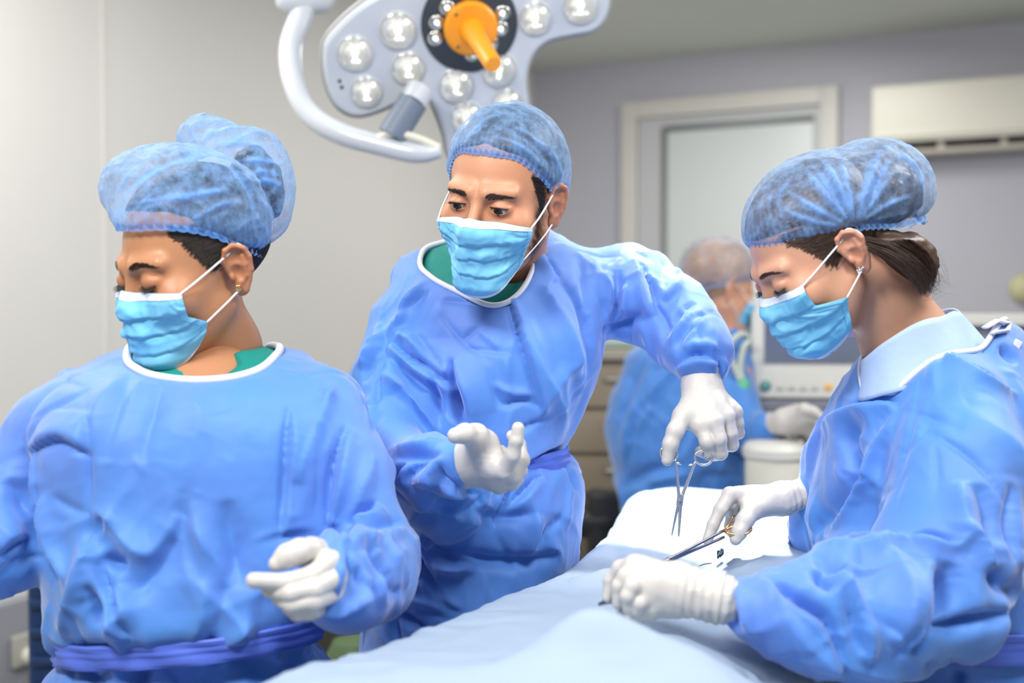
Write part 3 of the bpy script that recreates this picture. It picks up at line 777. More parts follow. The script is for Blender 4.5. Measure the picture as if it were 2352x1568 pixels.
# ------------------------------------------------------------------ face mask
def make_mask(hd, parent, ztop=-.013, side=(-.028, -.082), chin=-.128, amax=62, ears=(1, -1), bunch=0.0, seed=0, gather=1.0, av=None, vl=None, asym=1.0):
    nu, nv = 81, 61
    U = np.linspace(-1, 1, nu); Vv = np.linspace(0, 1, nv)
    uu, vv = np.meshgrid(U, Vv)
    au = np.abs(uu)
    zt = ztop + (side[0] - ztop) * au ** 2.2
    zt = zt + .004 * np.exp(-(uu / .12) ** 2)
    zb = chin + (side[1] - chin) * au ** 2.0
    z = zt + (zb - zt) * vv
    av_ = av or [(0, amax), (1, amax)]; am = np.interp(vv, [q[0] for q in av_], [q[1] for q in av_])
    ang = np.radians(am) * uu * np.where(uu < 0, asym, 1)
    d = np.stack([np.sin(ang), -np.cos(ang), 0 * ang], -1).reshape(-1, 3)
    c = np.stack([0 * z, np.full_like(z, -.012), z], -1).reshape(-1, 3)
    zc = np.maximum(c[:, 2], -.106); c2 = c.copy(); c2[:, 2] = zc
    p = hd.hit(c2 + d * .14, -d, .0035)
    r = ln((p - c2)).reshape(nv, nu)
    # stretch like cloth: relax towards the hull in both directions
    da = np.radians(am[:, 1:-1]) * (U[1] - U[0])
    for _ in range(500):
        ch = 2 * r[:, :-2] * r[:, 2:] * np.cos(da) / (r[:, :-2] + r[:, 2:])
        r[:, 1:-1] = np.maximum(r[:, 1:-1], ch * .9995)
        r[1:-1] = np.maximum(r[1:-1], .5 * (r[:-2] + r[2:]) * .9995)
    # under the chin the cloth turns in
    k = np.clip(((-.116 if hd.male else -.104) - z) / .026, 0, 1)
    r = r - .030 * k ** 1.7
    r = r + .0035 * np.sin(vv * np.pi) * (1 - au ** 4)
    # three pleats
    for i, v0 in enumerate((.30, .50, .70)):
        w = vv - v0 + .02 * np.sin(uu * 5 + i)
        r = r + .0024 * np.where(w < 0, np.exp(-(w / .10) ** 2), -np.exp(-(w / .035) ** 2) * .5) * (1 - .6 * au ** 3)
    P = np.stack([uu * 3, vv * 3 + seed, 0 * uu], -1).reshape(-1, 3)
    r = r + (.0016 * ridged(P * [1, 1.6, 1] + vnoise(P * 1.3, 2)[:, None], 1 + seed) + .0010 * ridged(P * 2.3, 5 + seed)).reshape(nv, nu) * np.sin(np.clip(vv, .04, .96) * np.pi) ** .5 * gather
    # sides gathered by the loops
    r = r + bunch * .006 * np.sin(vv * 16) * np.clip((au - .6) / .4, 0, 1)
    pts = c.reshape(nv, nu, 3) + d.reshape(nv, nu, 3) * r[..., None]
    W_ = hd.w(pts.reshape(-1, 3))
    idx = np.arange(nu * nv).reshape(nv, nu)
    Q = np.stack([idx[:-1, :-1], idx[1:, :-1], idx[1:, 1:], idx[:-1, 1:]], -1).reshape(-1, 4)
    o = to_obj('face_mask', W_, Q, M['mask'], parent)
    so = o.modifiers.new('thickness', 'SOLIDIFY'); so.thickness = .0012; so.offset = 0
    G = W_.reshape(nv, nu, 3)
    nrm = (hd.R @ np.stack([np.sin(ang), -np.cos(ang), 0 * ang], -1).reshape(-1, 3).T).T.reshape(nv, nu, 3)
    def strip(rows_a, rows_b, name, off=.0012):
        A_, B_ = rows_a + 0, rows_b + 0
        n = len(A_); Vt = np.concatenate([A_, B_]); Qs = [(i, i + 1, n + i + 1, n + i) for i in range(n - 1)]
        s_ = to_obj(name, Vt, np.array(Qs), M['mask_white'], o); so = s_.modifiers.new('thickness', 'SOLIDIFY'); so.thickness = .0012; so.offset = 0
    nb = 5
    for k0, k1, nm in ((0, nb, 'top_binding'), (nv - 1 - 3, nv - 1, 'bottom_binding')):
        Vt = (G[k0:k1 + 1] + nrm[k0:k1 + 1] * .0014).reshape(-1, 3); ii = np.arange((k1 - k0 + 1) * nu).reshape(-1, nu)
        s_ = to_obj(nm, Vt, np.stack([ii[:-1, :-1], ii[1:, :-1], ii[1:, 1:], ii[:-1, 1:]], -1).reshape(-1, 4), M['mask_white'], o)
    for k0, k1 in ((0, 4), (nu - 5, nu - 1)):
        Vt = (G[:, k0:k1 + 1] + nrm[:, k0:k1 + 1] * .0012).reshape(-1, 3); ii = np.arange(nv * (k1 - k0 + 1)).reshape(nv, -1)
        to_obj('side_binding', Vt, np.stack([ii[:-1, :-1], ii[1:, :-1], ii[1:, 1:], ii[:-1, 1:]], -1).reshape(-1, 4), M['mask'], o)
    for sx in ears:
        iu = nu - 2 if sx > 0 else 1
        a = hd.l(G[1, iu]); b = hd.l(G[int((vl or .95) * nv), iu])
        e1 = np.array([sx * .0800, .020, .021]); e0 = np.array([sx * .0775, .0065, .012]); e2 = np.array([sx * .0815, .033, .002]); e3 = np.array([sx * .076, .023, -.028])
        q = [a, a * .72 + e0 * .28 + [sx * .002, 0, 0], a * .3 + e0 * .7 + [sx * .0015, 0, 0], e0, e1, e2, e3, e3 * .6 + b * .4 + [sx * .004, 0, 0], b]
        m = MB(); m.tube(hd.w(cat(np.arange(len(q)), np.array(q), 60)[1]), .0013, 8); m.build('ear_loop', M['loop'], o)
    return o
# ------------------------------------------------------------------ creases drawn on a surface
def surf_lines(V, lines, step=7.0):
    """lines: picture polylines; returns for each the 3-D points on the nearest visible part of the surface"""
    px, py, d = proj(V)
    out = []
    for L in lines:
        L = np.asarray(L, float)
        if len(L) > 2: L = cat(np.arange(len(L)), L, 60)[1]
        seg = ln(np.diff(L, axis=0)); s_ = np.concatenate([[0], np.cumsum(seg)])
        t = np.linspace(0, s_[-1], max(3, int(s_[-1] / step)))
        Q = np.stack([np.interp(t, s_, L[:, 0]), np.interp(t, s_, L[:, 1])], 1)
        pts = []
        for q in Q:
            r2 = (px - q[0]) ** 2 + (py - q[1]) ** 2
            m = r2 < 110
            if not m.any(): m = r2 < 700
            if not m.any(): continue
            dm = d[m].min()
            pts.append(at(q[0], q[1], dm + .001))
        out.append(np.array(pts))
    return out
def crease(V, N, specs, step=7.0):
    """specs: (kind, height mm, width mm, [(px,py)...]); returns displaced verts + gather measure"""
    disp = np.zeros(len(V)); fold = np.zeros(len(V))
    lines = surf_lines(V, [s_[3] for s_ in specs], step)
    for (kind, hgt, wid, _), L in zip(specs, lines):
        if len(L) < 2: continue
        hgt *= .001; wid *= .001
        rr = wid * 3.2
        lo, hi = L.min(0) - rr, L.max(0) + rr
        ii = np.where(((V > lo) & (V < hi)).all(1))[0]
        if not len(ii): continue
        P = V[ii]; best = np.full(len(P), 1e9); tt = np.zeros(len(P)); sg = np.zeros(len(P))
        n = len(L) - 1; total = n
        for k in range(n):
            a, b = L[k], L[k + 1]; ba = b - a; pa = P - a
            h = np.clip(pa @ ba / (ba @ ba + 1e-12), 0, 1); v = pa - h[:, None] * ba; dd = ln(v)
            side = np.sign((np.cross(ba, v) * N[ii]).sum(1)); 
            m = dd < best; best[m] = dd[m]; tt[m] = (k + h[m]) / total; sg[m] = side[m]
        env = np.sin(np.clip(tt, 0, 1) * np.pi) ** .55
        env = np.where(best > 0, env, env)
        w = wid * (.55 + .45 * np.sin(tt * np.pi))
        x = best * sg / w
        if kind == 'r': g = .45 * np.exp(-x * x) + .55 * np.exp(-np.abs(x) * 1.7)
        elif kind == 'v': g = -.35 * np.exp(-x * x) - .65 * np.exp(-np.abs(x) * 1.7)
        else:
            y_ = x if kind == 'f' else -x      # a flap: steep on one side of the line, easy on the other
            g = np.where(y_ > 0, np.exp(-y_ / 1.6) * (1 - np.exp(-y_ / .45)), 0) * 1.6 - .6 * np.exp(-((y_ + .1) / .6) ** 2)
        disp[ii] += hgt * env * g
        fold[ii] = np.maximum(fold[ii], env * np.exp(-x * x))
    return V + N * disp[:, None], fold
def scatter(V, N, n, seed, length=(.03, .13), width=(.003, .009), height=(.0010, .0038), prefer=(0, 0, 1), spread=.8, dens=None):
    """many short sharp creases at random places of a cloth surface, mostly along the hang of the cloth"""
    rr = np.random.default_rng(seed); disp = np.zeros(len(V)); pf = np.asarray(prefer, float)
    # coarse buckets for speed
    key = np.floor(V / .05).astype(int); order = np.lexsort((key[:, 2], key[:, 1], key[:, 0])); 
    from collections import defaultdict
    B = defaultdict(list)
    ks = key[order]; cut = np.flatnonzero(np.any(np.diff(ks, axis=0) != 0, axis=1)) + 1
    for seg in np.split(order, cut): B[tuple(key[seg[0]])] = seg
    for i in range(n):
        c = rr.integers(len(V))
        if dens is not None and rr.random() > dens[c]: continue
        p = V[c]; nn = N[c]; t = pf + rr.normal(size=3) * spread; t = t - nn * (t @ nn); t /= ln(t) + 1e-9; b = np.cross(nn, t)
        L = rr.uniform(*length); w = rr.uniform(*width); h = rr.uniform(*height) * rr.choice([-1, 1, 1]); bend = rr.normal() * .9 / L * .35
        R_ = L * .5 + w * 3; k0 = np.floor((p - R_) / .05).astype(int); k1 = np.floor((p + R_) / .05).astype(int)
        sel = [B[(x, y, z)] for x in range(k0[0], k1[0] + 1) for y in range(k0[1], k1[1] + 1) for z in range(k0[2], k1[2] + 1) if (x, y, z) in B]
        if not sel: continue
        ii = np.concatenate(sel); q = V[ii] - p; u = q @ t; v = q @ b - bend * u * u; nz = q @ nn
        ok = (np.abs(u) < L * .5) & (np.abs(v) < w * 5) & (np.abs(nz) < .03) & ((N[ii] @ nn) > .2)
        ii, u, v = ii[ok], u[ok], v[ok]
        env = np.cos(u / L * np.pi) ** 1.3
        y_ = v / w * (1 if i % 2 else -1)
        g = (.5 * np.exp(-np.abs(y_) * 1.5) + .5 * np.exp(-y_ * y_)) if i % 3 else np.where(y_ > 0, np.exp(-y_ / 1.8), np.exp(y_ / .35)) - .25
        disp[ii] += h * env * g * np.exp(-np.maximum(np.abs(y_) - 3.5, 0) * 1.5)
    return disp
# ------------------------------------------------------------------ bouffant cap
def make_cap(hd, f, lo, hi, edge, parent, cm, specs=(), band_c=(.20, .42, .88), h=.0024, gather=.0012, ng=70, specs_ridge=1.0, name='bouffant_cap', bandw=.011, puff=None, noise_amp=.0025, bandr=.0016):
    """f: world sdf of the cap volume; edge: [(azimuth deg from the face, local z)] lower rim in head space"""
    V, Q = net(f, lo, hi, h)
    V = smooth(V, Q, 2, .5)
    N = vnormals(V, Q); N = N if (N * (V - V.mean(0))).sum() > 0 else -N
    L = hd.l(V); az = np.degrees(np.arctan2(np.abs(L[:, 0]), -(L[:, 1] - .01)))
    ea = np.array([e[0] for e in edge], float); ez = np.array([e[1] for e in edge], float)
    ta, te = cat(ea, ez, 200)
    ze = np.interp(az, ta, te)
    hz = (L[:, 2] - ze) * hd.s
    # crinkles
    fold = np.zeros(len(V)); disp = np.zeros(len(V))
    P = L * 34
    rn = ridged(P + vnoise(P * .6, 4)[:, None] * .8, 7); disp += noise_amp * rn * .6
    P = L * 75; rn2 = ridged(P, 9); disp += noise_amp * .25 * rn2
    fold += np.clip((rn - .86) * 3, 0, 1) * .35 + np.clip((rn2 - .86) * 3, 0, 1) * .2
    az2 = np.arctan2(L[:, 0], -(L[:, 1] - .01))
    g = np.exp(-np.clip(hz, 0, 1) / .018)
    disp += gather * np.sin(az2 * ng + 2 * vnoise(L * 30, 1)) * g
    disp -= .006 * np.exp(-np.clip(hz, 0, 1) / .006)
    fold += g * (.45 + .3 * np.sin(az2 * ng))
    V = V + N * disp[:, None]
    if len(specs):
        V, fo = crease(V, N, specs, 6); fold = np.maximum(fold, fo * specs_ridge)
    L = hd.l(V); m = (L[:, 2] - ze) > -.0015
    # snap the rim
    low = (L[:, 2] < ze + .0012); L[low, 2] = np.maximum(L[low, 2], ze[low]); V = hd.w(L)
    V2, Q2, fold2 = keep_faces(V, Q, m[Q].all(1), (np.clip(fold, 0, 1),))
    o = to_obj(name, V2, Q2, cm, parent, {'fold': fold2})
    # elastic hem: a scalloped tube-like strip around the rim
    n = 400; A = np.linspace(-np.pi, np.pi, n, endpoint=False)
    zz = np.interp(np.degrees(np.abs(A)), ta, te)
    d = np.stack([np.sin(A), -np.cos(A), 0 * A], 1); c = np.stack([0 * A, 0 * A + .01, zz], 1)
    wd = d @ hd.R.T; p = hd.w(c + d * .26)
    for _ in range(90): p = p - wd * np.clip(f(p) * .8, -.02, .02)[:, None]
    upw = hd.R @ np.array([0, 0, 1.0])
    sc = np.abs(np.sin(A * ng * .5))
    rows = []
    for k, (dz, off) in enumerate(((.003, -.0050), (.001, -.0042), (-.002, -.0052), (-.0045, -.0048))):
        wob = (.0012 if k >= 1 else 0) * np.cos(A * ng)
        rows.append(p + wd * (off + wob)[:, None] + upw * (dz - sc * (.0022 if k == 3 else 0))[:, None])
    Vb = np.concatenate(rows); Qb = [(r * n + i, r * n + (i + 1) % n, (r + 1) * n + (i + 1) % n, (r + 1) * n + i) for r in range(3) for i in range(n)]
    b = to_obj('elastic_hem', Vb, np.array(Qb), cm, o, {'fold': np.full(len(Vb), .9)})
    return o
def ellpx(cx, cy, d, rx, ry, rd, ang=0):
    """ellipsoid given in the picture: centre, radii in pixels, depth radius in pixels, angle (deg, clockwise)"""
    c = at(cx, cy, d); k = mpp(d); a = math.radians(ang)
    R = np.array([[math.cos(a), 0, math.sin(a)], [0, 1, 0], [-math.sin(a), 0, math.cos(a)]])
    return lambda P: s_ell(P, c, (rx * k, rd * k, ry * k), R)
# ------------------------------------------------------------------ people: bodies, gowns, gloves
def union(fs, k=.02):
    def f(P):
        g = fs[0](P)
        for q in fs[1:]:
            kk = k
            if isinstance(q, tuple): q, kk = q
            g = smin(g, q(P), kk)
        return g
    return f
def chainf(l, k=.02):
    pts = pts_px(l) if len(l[0]) == 4 else l
    return lambda P: s_chain(P, pts, k)
def person(label, base, hd, skinm, neck_px, torso, limbs, hip, shoes=True):
    """base: Empty on the floor; body: one mesh of head + trunk + limbs (the trunk under the gown is coarser)"""
    p = thing('person', label, 'person', (base[0], base[1], 0))
    neck = [(hd.l(at(x, y, d)), r * mpp(d) / hd.s) for x, y, d, r in neck_px]
    V, Q, at_, f = head_mesh(hd, neck)
    fs = [chainf(torso, .06)] + [(chainf(l, .02), .03) for l in limbs]
    hp = np.array(hip)
    for sx in (-1, 1):
        k = np.array([hp[0] + sx * .10, hp[1] - .01, .50]); a_ = np.array([hp[0] + sx * .11, hp[1] + .02, .08])
        fs.append((chainf([(hp + [sx * .08, 0, 0], .085), (k, .055), (a_, .036)], .02), .03))
        fs.append((chainf([(a_ + [0, 0, -.02], .034), (a_ + [0, -.13, -.045], .03)], .02), .02))
    g = union(fs)
    allp = np.concatenate([[q[0] for q in pts_px(torso)]] + [[q[0] for q in (pts_px(l) if len(l[0]) == 4 else l)] for l in limbs] + [[hp]])
    lo = allp.min(0) - .16; hi = allp.max(0) + .16; lo[2] = .0; lo[:2] = np.minimum(lo[:2], hp[:2] - .25); hi[:2] = np.maximum(hi[:2], hp[:2] + .2)
    V2, Q2 = net(g, lo, hi, .011)
    n = len(V); V = np.concatenate([V, V2]); Q = np.concatenate([Q, Q2 + n])
    z = np.zeros(len(V2)); at_ = {k: np.concatenate([v, z]) for k, v in at_.items()}
    body = to_obj('body', V, Q, skinm, p, at_)
    for sx in (-1, 1):
        a_ = np.array([hp[0] + sx * .11, hp[1] + .02, .08])
        sh = union([chainf([(a_ + [0, .01, -.035], .043), (a_ + [0, -.08, -.042], .040), (a_ + [0, -.17, -.046], .036)], .02)])
        Vs, Qs = net(lambda P: smax(sh(P), -P[:, 2] + .0005, .004), a_ + [-.07, -.24, -.09], a_ + [.07, .09, .03], .007)
        to_obj('clog', Vs, Qs, M['cream'], p)
    return p, body
def fit_loop(loop):
    """closed neckline from picture points with depth -> smooth 3-D loop"""
    A = np.array([at(x, y, d) for x, y, d in loop]); n = len(A)
    B = np.concatenate([A[-2:], A, A[:3]])
    t, y = cat(np.arange(len(B)), B, 24 * len(B))
    m = (t >= 2) & (t < n + 2)
    return y[m]
def carve(loop, depth=.05, k=1.0):
    """hole with the outline of the neckline (seen along the loop's own axis), depth below its plane"""
    c = loop.mean(0); U, S_, Vt = np.linalg.svd(loop - c, full_matrices=False)
    R_ = Vt.T.copy()
    if R_[2, 2] < 0: R_[:, 2] *= -1
    e = (loop - c) @ R_
    th = np.arctan2(e[:, 1], e[:, 0]); o = np.argsort(th); th = th[o]; rr = np.hypot(e[:, 0], e[:, 1])[o] * k
    th = np.concatenate([th - 2 * np.pi, th, th + 2 * np.pi]); rr = np.tile(rr, 3)
    up = R_[:, 2]
    def f(P):
        q = (P - c) @ R_
        r0 = np.interp(np.arctan2(q[:, 1], q[:, 0]), th, rr)
        return smax((np.hypot(q[:, 0], q[:, 1]) - r0) * .9, -(q[:, 2] + depth), .01)
    def rim(f0, n=160, off=.0):
        A = np.linspace(-np.pi, np.pi, n, endpoint=False); r0 = np.interp(A, th, rr) + off
        p = c + (np.stack([np.cos(A) * r0, np.sin(A) * r0, 0 * A + .16], 1)) @ R_.T
        for _ in range(80): p = p - up * np.clip(f0(p) * .7, -.02, .02)[:, None]
        e = (p - c) @ R_; z = e[:, 2]
        for _ in range(6): z = (np.roll(z, 1) + z * 2 + np.roll(z, -1)) / 4
        e[:, 2] = np.clip(z, -depth * .9, .1); return c + e @ R_.T
    return f, c, up, rim
def gown(name, p, f, lo, hi, mm, specs, h=.0036, loop=None, cdepth=.045, crumple=.0022, seed=0, trim='neck_binding', tr=.0055, cut=.34, attrs=None, sm=3, nsc=420, amp=1.0, dens=None, ck=1.0):
    if loop is not None:
        cf, cc, up, rim = carve(loop, cdepth)
        f0 = f
        f = lambda P: smax(f0(P), -cf(P), .006)
    V, Q = net(f, lo, hi, h)
    V = smooth(V, Q, sm, .5)
    N = vnormals(V, Q)
    if (N * (V - V.mean(0))).sum() < 0: N = -N
    Ns = N.copy()
    E = edges_of(Q)
    deg = np.bincount(E.ravel(), minlength=len(V)).astype(float)
    for _ in range(8):
        Ns = np.stack([np.bincount(E[:, 0], Ns[E[:, 1], a], len(V)) + np.bincount(E[:, 1], Ns[E[:, 0], a], len(V)) for a in range(3)], 1) / deg[:, None]
    Ns /= ln(Ns)[:, None] + 1e-9
    # soft crumple of the non-woven: long ridges, then short ones
    q = V * [1, 1, .75]
    w = np.stack([vnoise(q * 5, seed + 11), vnoise(q * 5, seed + 12), vnoise(q * 5, seed + 13)], 1)
    a = ridged(q * 8 + w * .9, seed + 1); b = ridged(q * 17 + w * 1.6, seed + 2); c = ridged(q * 36 + w * 2.5, seed + 3)
    mask = np.clip(vnoise(q * 4, seed + 8) + .55, 0, 1)
    d = crumple * 1.25 * (1.0 * a + .55 * np.maximum(b, 0) ** 1.5 * mask + .28 * np.maximum(c, -.2) ** 2 * mask)
    if nsc:
        dn = None if dens is None else dens(V)
        d = d + 1.5 * amp * scatter(V, Ns, nsc, seed + 5, dens=dn) + 1.6 * amp * scatter(V, Ns, nsc // 3, seed + 6, (.10, .26), (.008, .020), (.002, .006), spread=.45, dens=dn)
    if loop is not None: d = d * np.clip(cf(V) / .035, .0, 1)
    V = V + Ns * d[:, None]
    if specs: V, fo = crease(V, Ns, [(k_, a_ * 1.7 * ck, w_ * .95, l_) for k_, a_, w_, l_ in specs])
    V = smooth(V, Q, 1, .45)
    o = to_obj(name, V, Q, mm, p)
    if loop is not None and trim:
        m = MB(); m.tube(rim(f0, 160, .001), tr, 12, closed=True); m.build(trim, M['trim'], o)
    return o
def scrub(p, f, loop, neck_l, mm, off=.012, name='scrub_top', rad=.20, vee=None, extra=None, depth=.09):
    cf, c, upv, rim = carve(loop, depth, 1.0)
    na, nb, nr = neck_l
    def g(P):
        a = f(P) + off
        if extra: a = smin(a, extra(P), .015)
        a = smax(a, cf(P) - .012, .006)
        a = smax(a, -s_cap(P, na, nb, nr, nr), .008)
        if vee is not None: a = smax(a, -s_cap(P, vee[0], vee[1], vee[2], vee[3]), .004)
        return a
    V, Q = net(g, c - rad - .01, c + rad + .01, .0035)
    V = smooth(V, Q, 7); N = vnormals(V, Q)
    V = V + N * (.0006 * ridged(V * 30, 4))[:, None]
    return to_obj(name, V, Q, mm, p)
# gloves -----------------------------------------------------------
def glove(p, wrist, knuckles, fingers, thumb, cuff=None, palm_r=.0125, h=.0013, extra=(), name='glove', mm=None, k_palm=.012, wr=None, web=.0035, wrinkle=.00025):
    """wrist: (px,py,d,r); knuckles: 4 x (px,py,d,r); fingers: 4 lists from the knuckle outwards; thumb list from its root; cuff: list"""
    def f(P):
        w = at(*wrist[:3]); wrr = wrist[3] * mpp(wrist[2])
        g = None
        for kx in knuckles:
            a = at(*kx[:3]); c_ = s_cap(P, w + (a - w) * .12, a, wrr * .62, kx[3] * mpp(kx[2]))
            g = c_ if g is None else smin(g, c_, k_palm)
        for e in extra: g = smin(g, s_chain(P, pts_px(e), .006), .012)
        tf = s_chain(P, pts_px(thumb), .006)
        g = smin(g, tf, .010)
        fg = None
        for F_ in fingers:
            if not F_: continue
            q = s_chain(P, pts_px(F_), .0035)
            fg = q if fg is None else smin(fg, q, .0012)
        g = smin(g, fg, web)
        if cuff: g = smin(g, s_chain(P, pts_px(cuff), .01), .012)
        return g
    pts = [at(*wrist[:3])] + [q[0] for F_ in list(fingers) + [thumb] + ([cuff] if cuff else []) + list(extra) if F_ for q in pts_px(F_)]
    pts = np.array(pts); R_ = .055
    V, Q = net(f, pts.min(0) - R_, pts.max(0) + R_, h)
    V = smooth(V, Q, 2, .4); N = vnormals(V, Q)
    if (N * (V - V.mean(0))).sum() < 0: N = -N
    d = wrinkle * (ridged(V * 90 + vnoise(V * 40, 3)[:, None], 5) * 1.0)
    if cuff:
        a, b = at(*cuff[0][:3]), at(*cuff[-1][:3]); ax = (b - a) / ln(b - a); t = (V - a) @ ax
        m = np.clip(t / .02 + .5, 0, 1); m = np.where(t < ln(b - a) + .03, m, 0)
        d = d + m * (.0007 * np.sin(t * 620 + 2.0 * vnoise(V * 30, 2)) + .0009 * ridged(V * [55, 55, 55], 6))
    V = V + N * d[:, None]
    o = to_obj(name, V, Q, mm or M['glove'], p)
    if cuff:   # rolled bead at the open end of the glove
        a, b, r = at(*cuff[-2][:3]), at(*cuff[-1][:3]), cuff[-1][3] * mpp(cuff[-1][2])
        ax = (b - a) / ln(b - a); u = np.cross(ax, [0, 0, 1]); u /= ln(u); w = np.cross(ax, u)
        A = np.linspace(0, 2 * np.pi, 48, endpoint=False)
        ring = b + (r + .0004) * (np.cos(A)[:, None] * u + np.sin(A)[:, None] * w)
        m = MB(); m.tube(ring, .0016, 8, closed=True); m.build('cuff_bead', mm or M['glove'], o)
    return o
def strip_belt(p, pts, wid, mm, name='belt', off=.004, fold=3):
    """a flat cloth tie along 3-D points (z-up width), slightly puckered"""
    P = np.array(pts); n = len(P); T = np.gradient(P, axis=0); T /= ln(T)[:, None]
    up = np.array([0, 0, 1.0]) - T * T[:, 2:3]; up /= ln(up)[:, None]; out = np.cross(T, up)
    rows = []; K = 9
    for k in range(K):
        u = k / (K - 1) - .5
        rows.append(P + up * (u * wid) + out * (.0018 * math.sin(u * fold * 6.28) + .0015 * np.sin(np.arange(n) * .35 + u * 5))[:, None])
    V = np.concatenate(rows); Q = [(k * n + i, k * n + i + 1, (k + 1) * n + i + 1, (k + 1) * n + i) for k in range(K - 1) for i in range(n - 1)]
    o = to_obj(name, V, np.array(Q), mm, p); s_ = o.modifiers.new('thickness', 'SOLIDIFY'); s_.thickness = .003; s_.offset = 0
    return o
def waist(L, z0, z1, off, a0=-180, a1=180, n=120):
    """points around a loft at a height that runs from z0 to z1 (angles measured from the front, clockwise from above)"""
    A = np.radians(np.linspace(a0, a1, n)); zz = np.linspace(z0, z1, n) if np.isscalar(z0) else z0
    out = []
    for a, z in zip(A, zz):
        cx, hx, cy, hy = L.row(z); s_, c_ = math.sin(a), -math.cos(a)
        q = (abs(s_) ** L.p + abs(c_) ** L.p) ** (-1 / L.p)
        out.append([cx + s_ * q * (hx + off), cy + c_ * q * (hy + off), z])
    return np.array(out)
# ================================================================== the left woman
print('T people', time.time() - T0)
hd1 = Head(-44, 16, 3, .99, (.076, .012, -.018), 545, 632, 1.43)
L1 = Loft([(765, 420, 560, 1.53, .05), (800, 285, 645, 1.51, .07), (835, 205, 740, 1.50, .085), (880, 120, 795, 1.48, .105), (940, 62, 825, 1.47, .12),
           (1020, 60, 838, 1.46, .125), (1120, 82, 835, 1.46, .13), (1220, 100, 820, 1.46, .135), (1320, 122, 780, 1.46, .145), (1390, 128, 750, 1.46, .145),
           (1440, 128, 735, 1.46, .124), (1466, 165, 715, 1.46, .118), (1495, 160, 712, 1.46, .120), (1530, 130, 745, 1.46, .14), (1568, 112, 775, 1.46, .15),
           (1700, 90, 800, 1.46, .16), (2100, 40, 860, 1.46, .18), (2640, 0, 900, 1.46, .20)])
p1, body1 = person('woman at left in blue gown looking down, hair cap with a tall puffed bun', (at(440, 1500, 1.46)[0], 1.5), hd1, M['skin_w1'],
    [(470, 690, 1.50, 80), (505, 800, 1.52, 88), (495, 880, 1.52, 112)],
    [(480, 900, 1.50, 130), (460, 1050, 1.47, 190), (440, 1250, 1.47, 185), (440, 1420, 1.47, 180), (440, 1600, 1.47, 185)],
    [[(300, 985, 1.48, 80), (110, 1020, 1.46, 55), (-10, 1230, 1.42, 50), (-90, 1280, 1.38, 40)], [(620, 965, 1.48, 80), (745, 985, 1.46, 55), (850, 1270, 1.40, 50), (775, 1328, 1.27, 42)]],
    (at(440, 1600, 1.47)[0], 1.5, .80))
loop1 = fit_loop([(292, 797, 1.445), (322, 836, 1.41), (380, 862, 1.395), (460, 866, 1.39), (545, 848, 1.40), (610, 815, 1.43), (640, 785, 1.49), (618, 766, 1.55), (500, 745, 1.60), (340, 765, 1.54)])
armA = chainf([(745, 935, 1.46, 88), (800, 1080, 1.44, 88), (868, 1270, 1.40, 84), (858, 1330, 1.36, 92), (800, 1345, 1.29, 98), (768, 1335, 1.25, 92)], .03)
armB = chainf([(110, 985, 1.46, 82), (40, 1130, 1.44, 98), (10, 1240, 1.42, 108), (-60, 1275, 1.38, 98)], .03)
f1 = union([L1, (armA, .018), (armB, .018)])
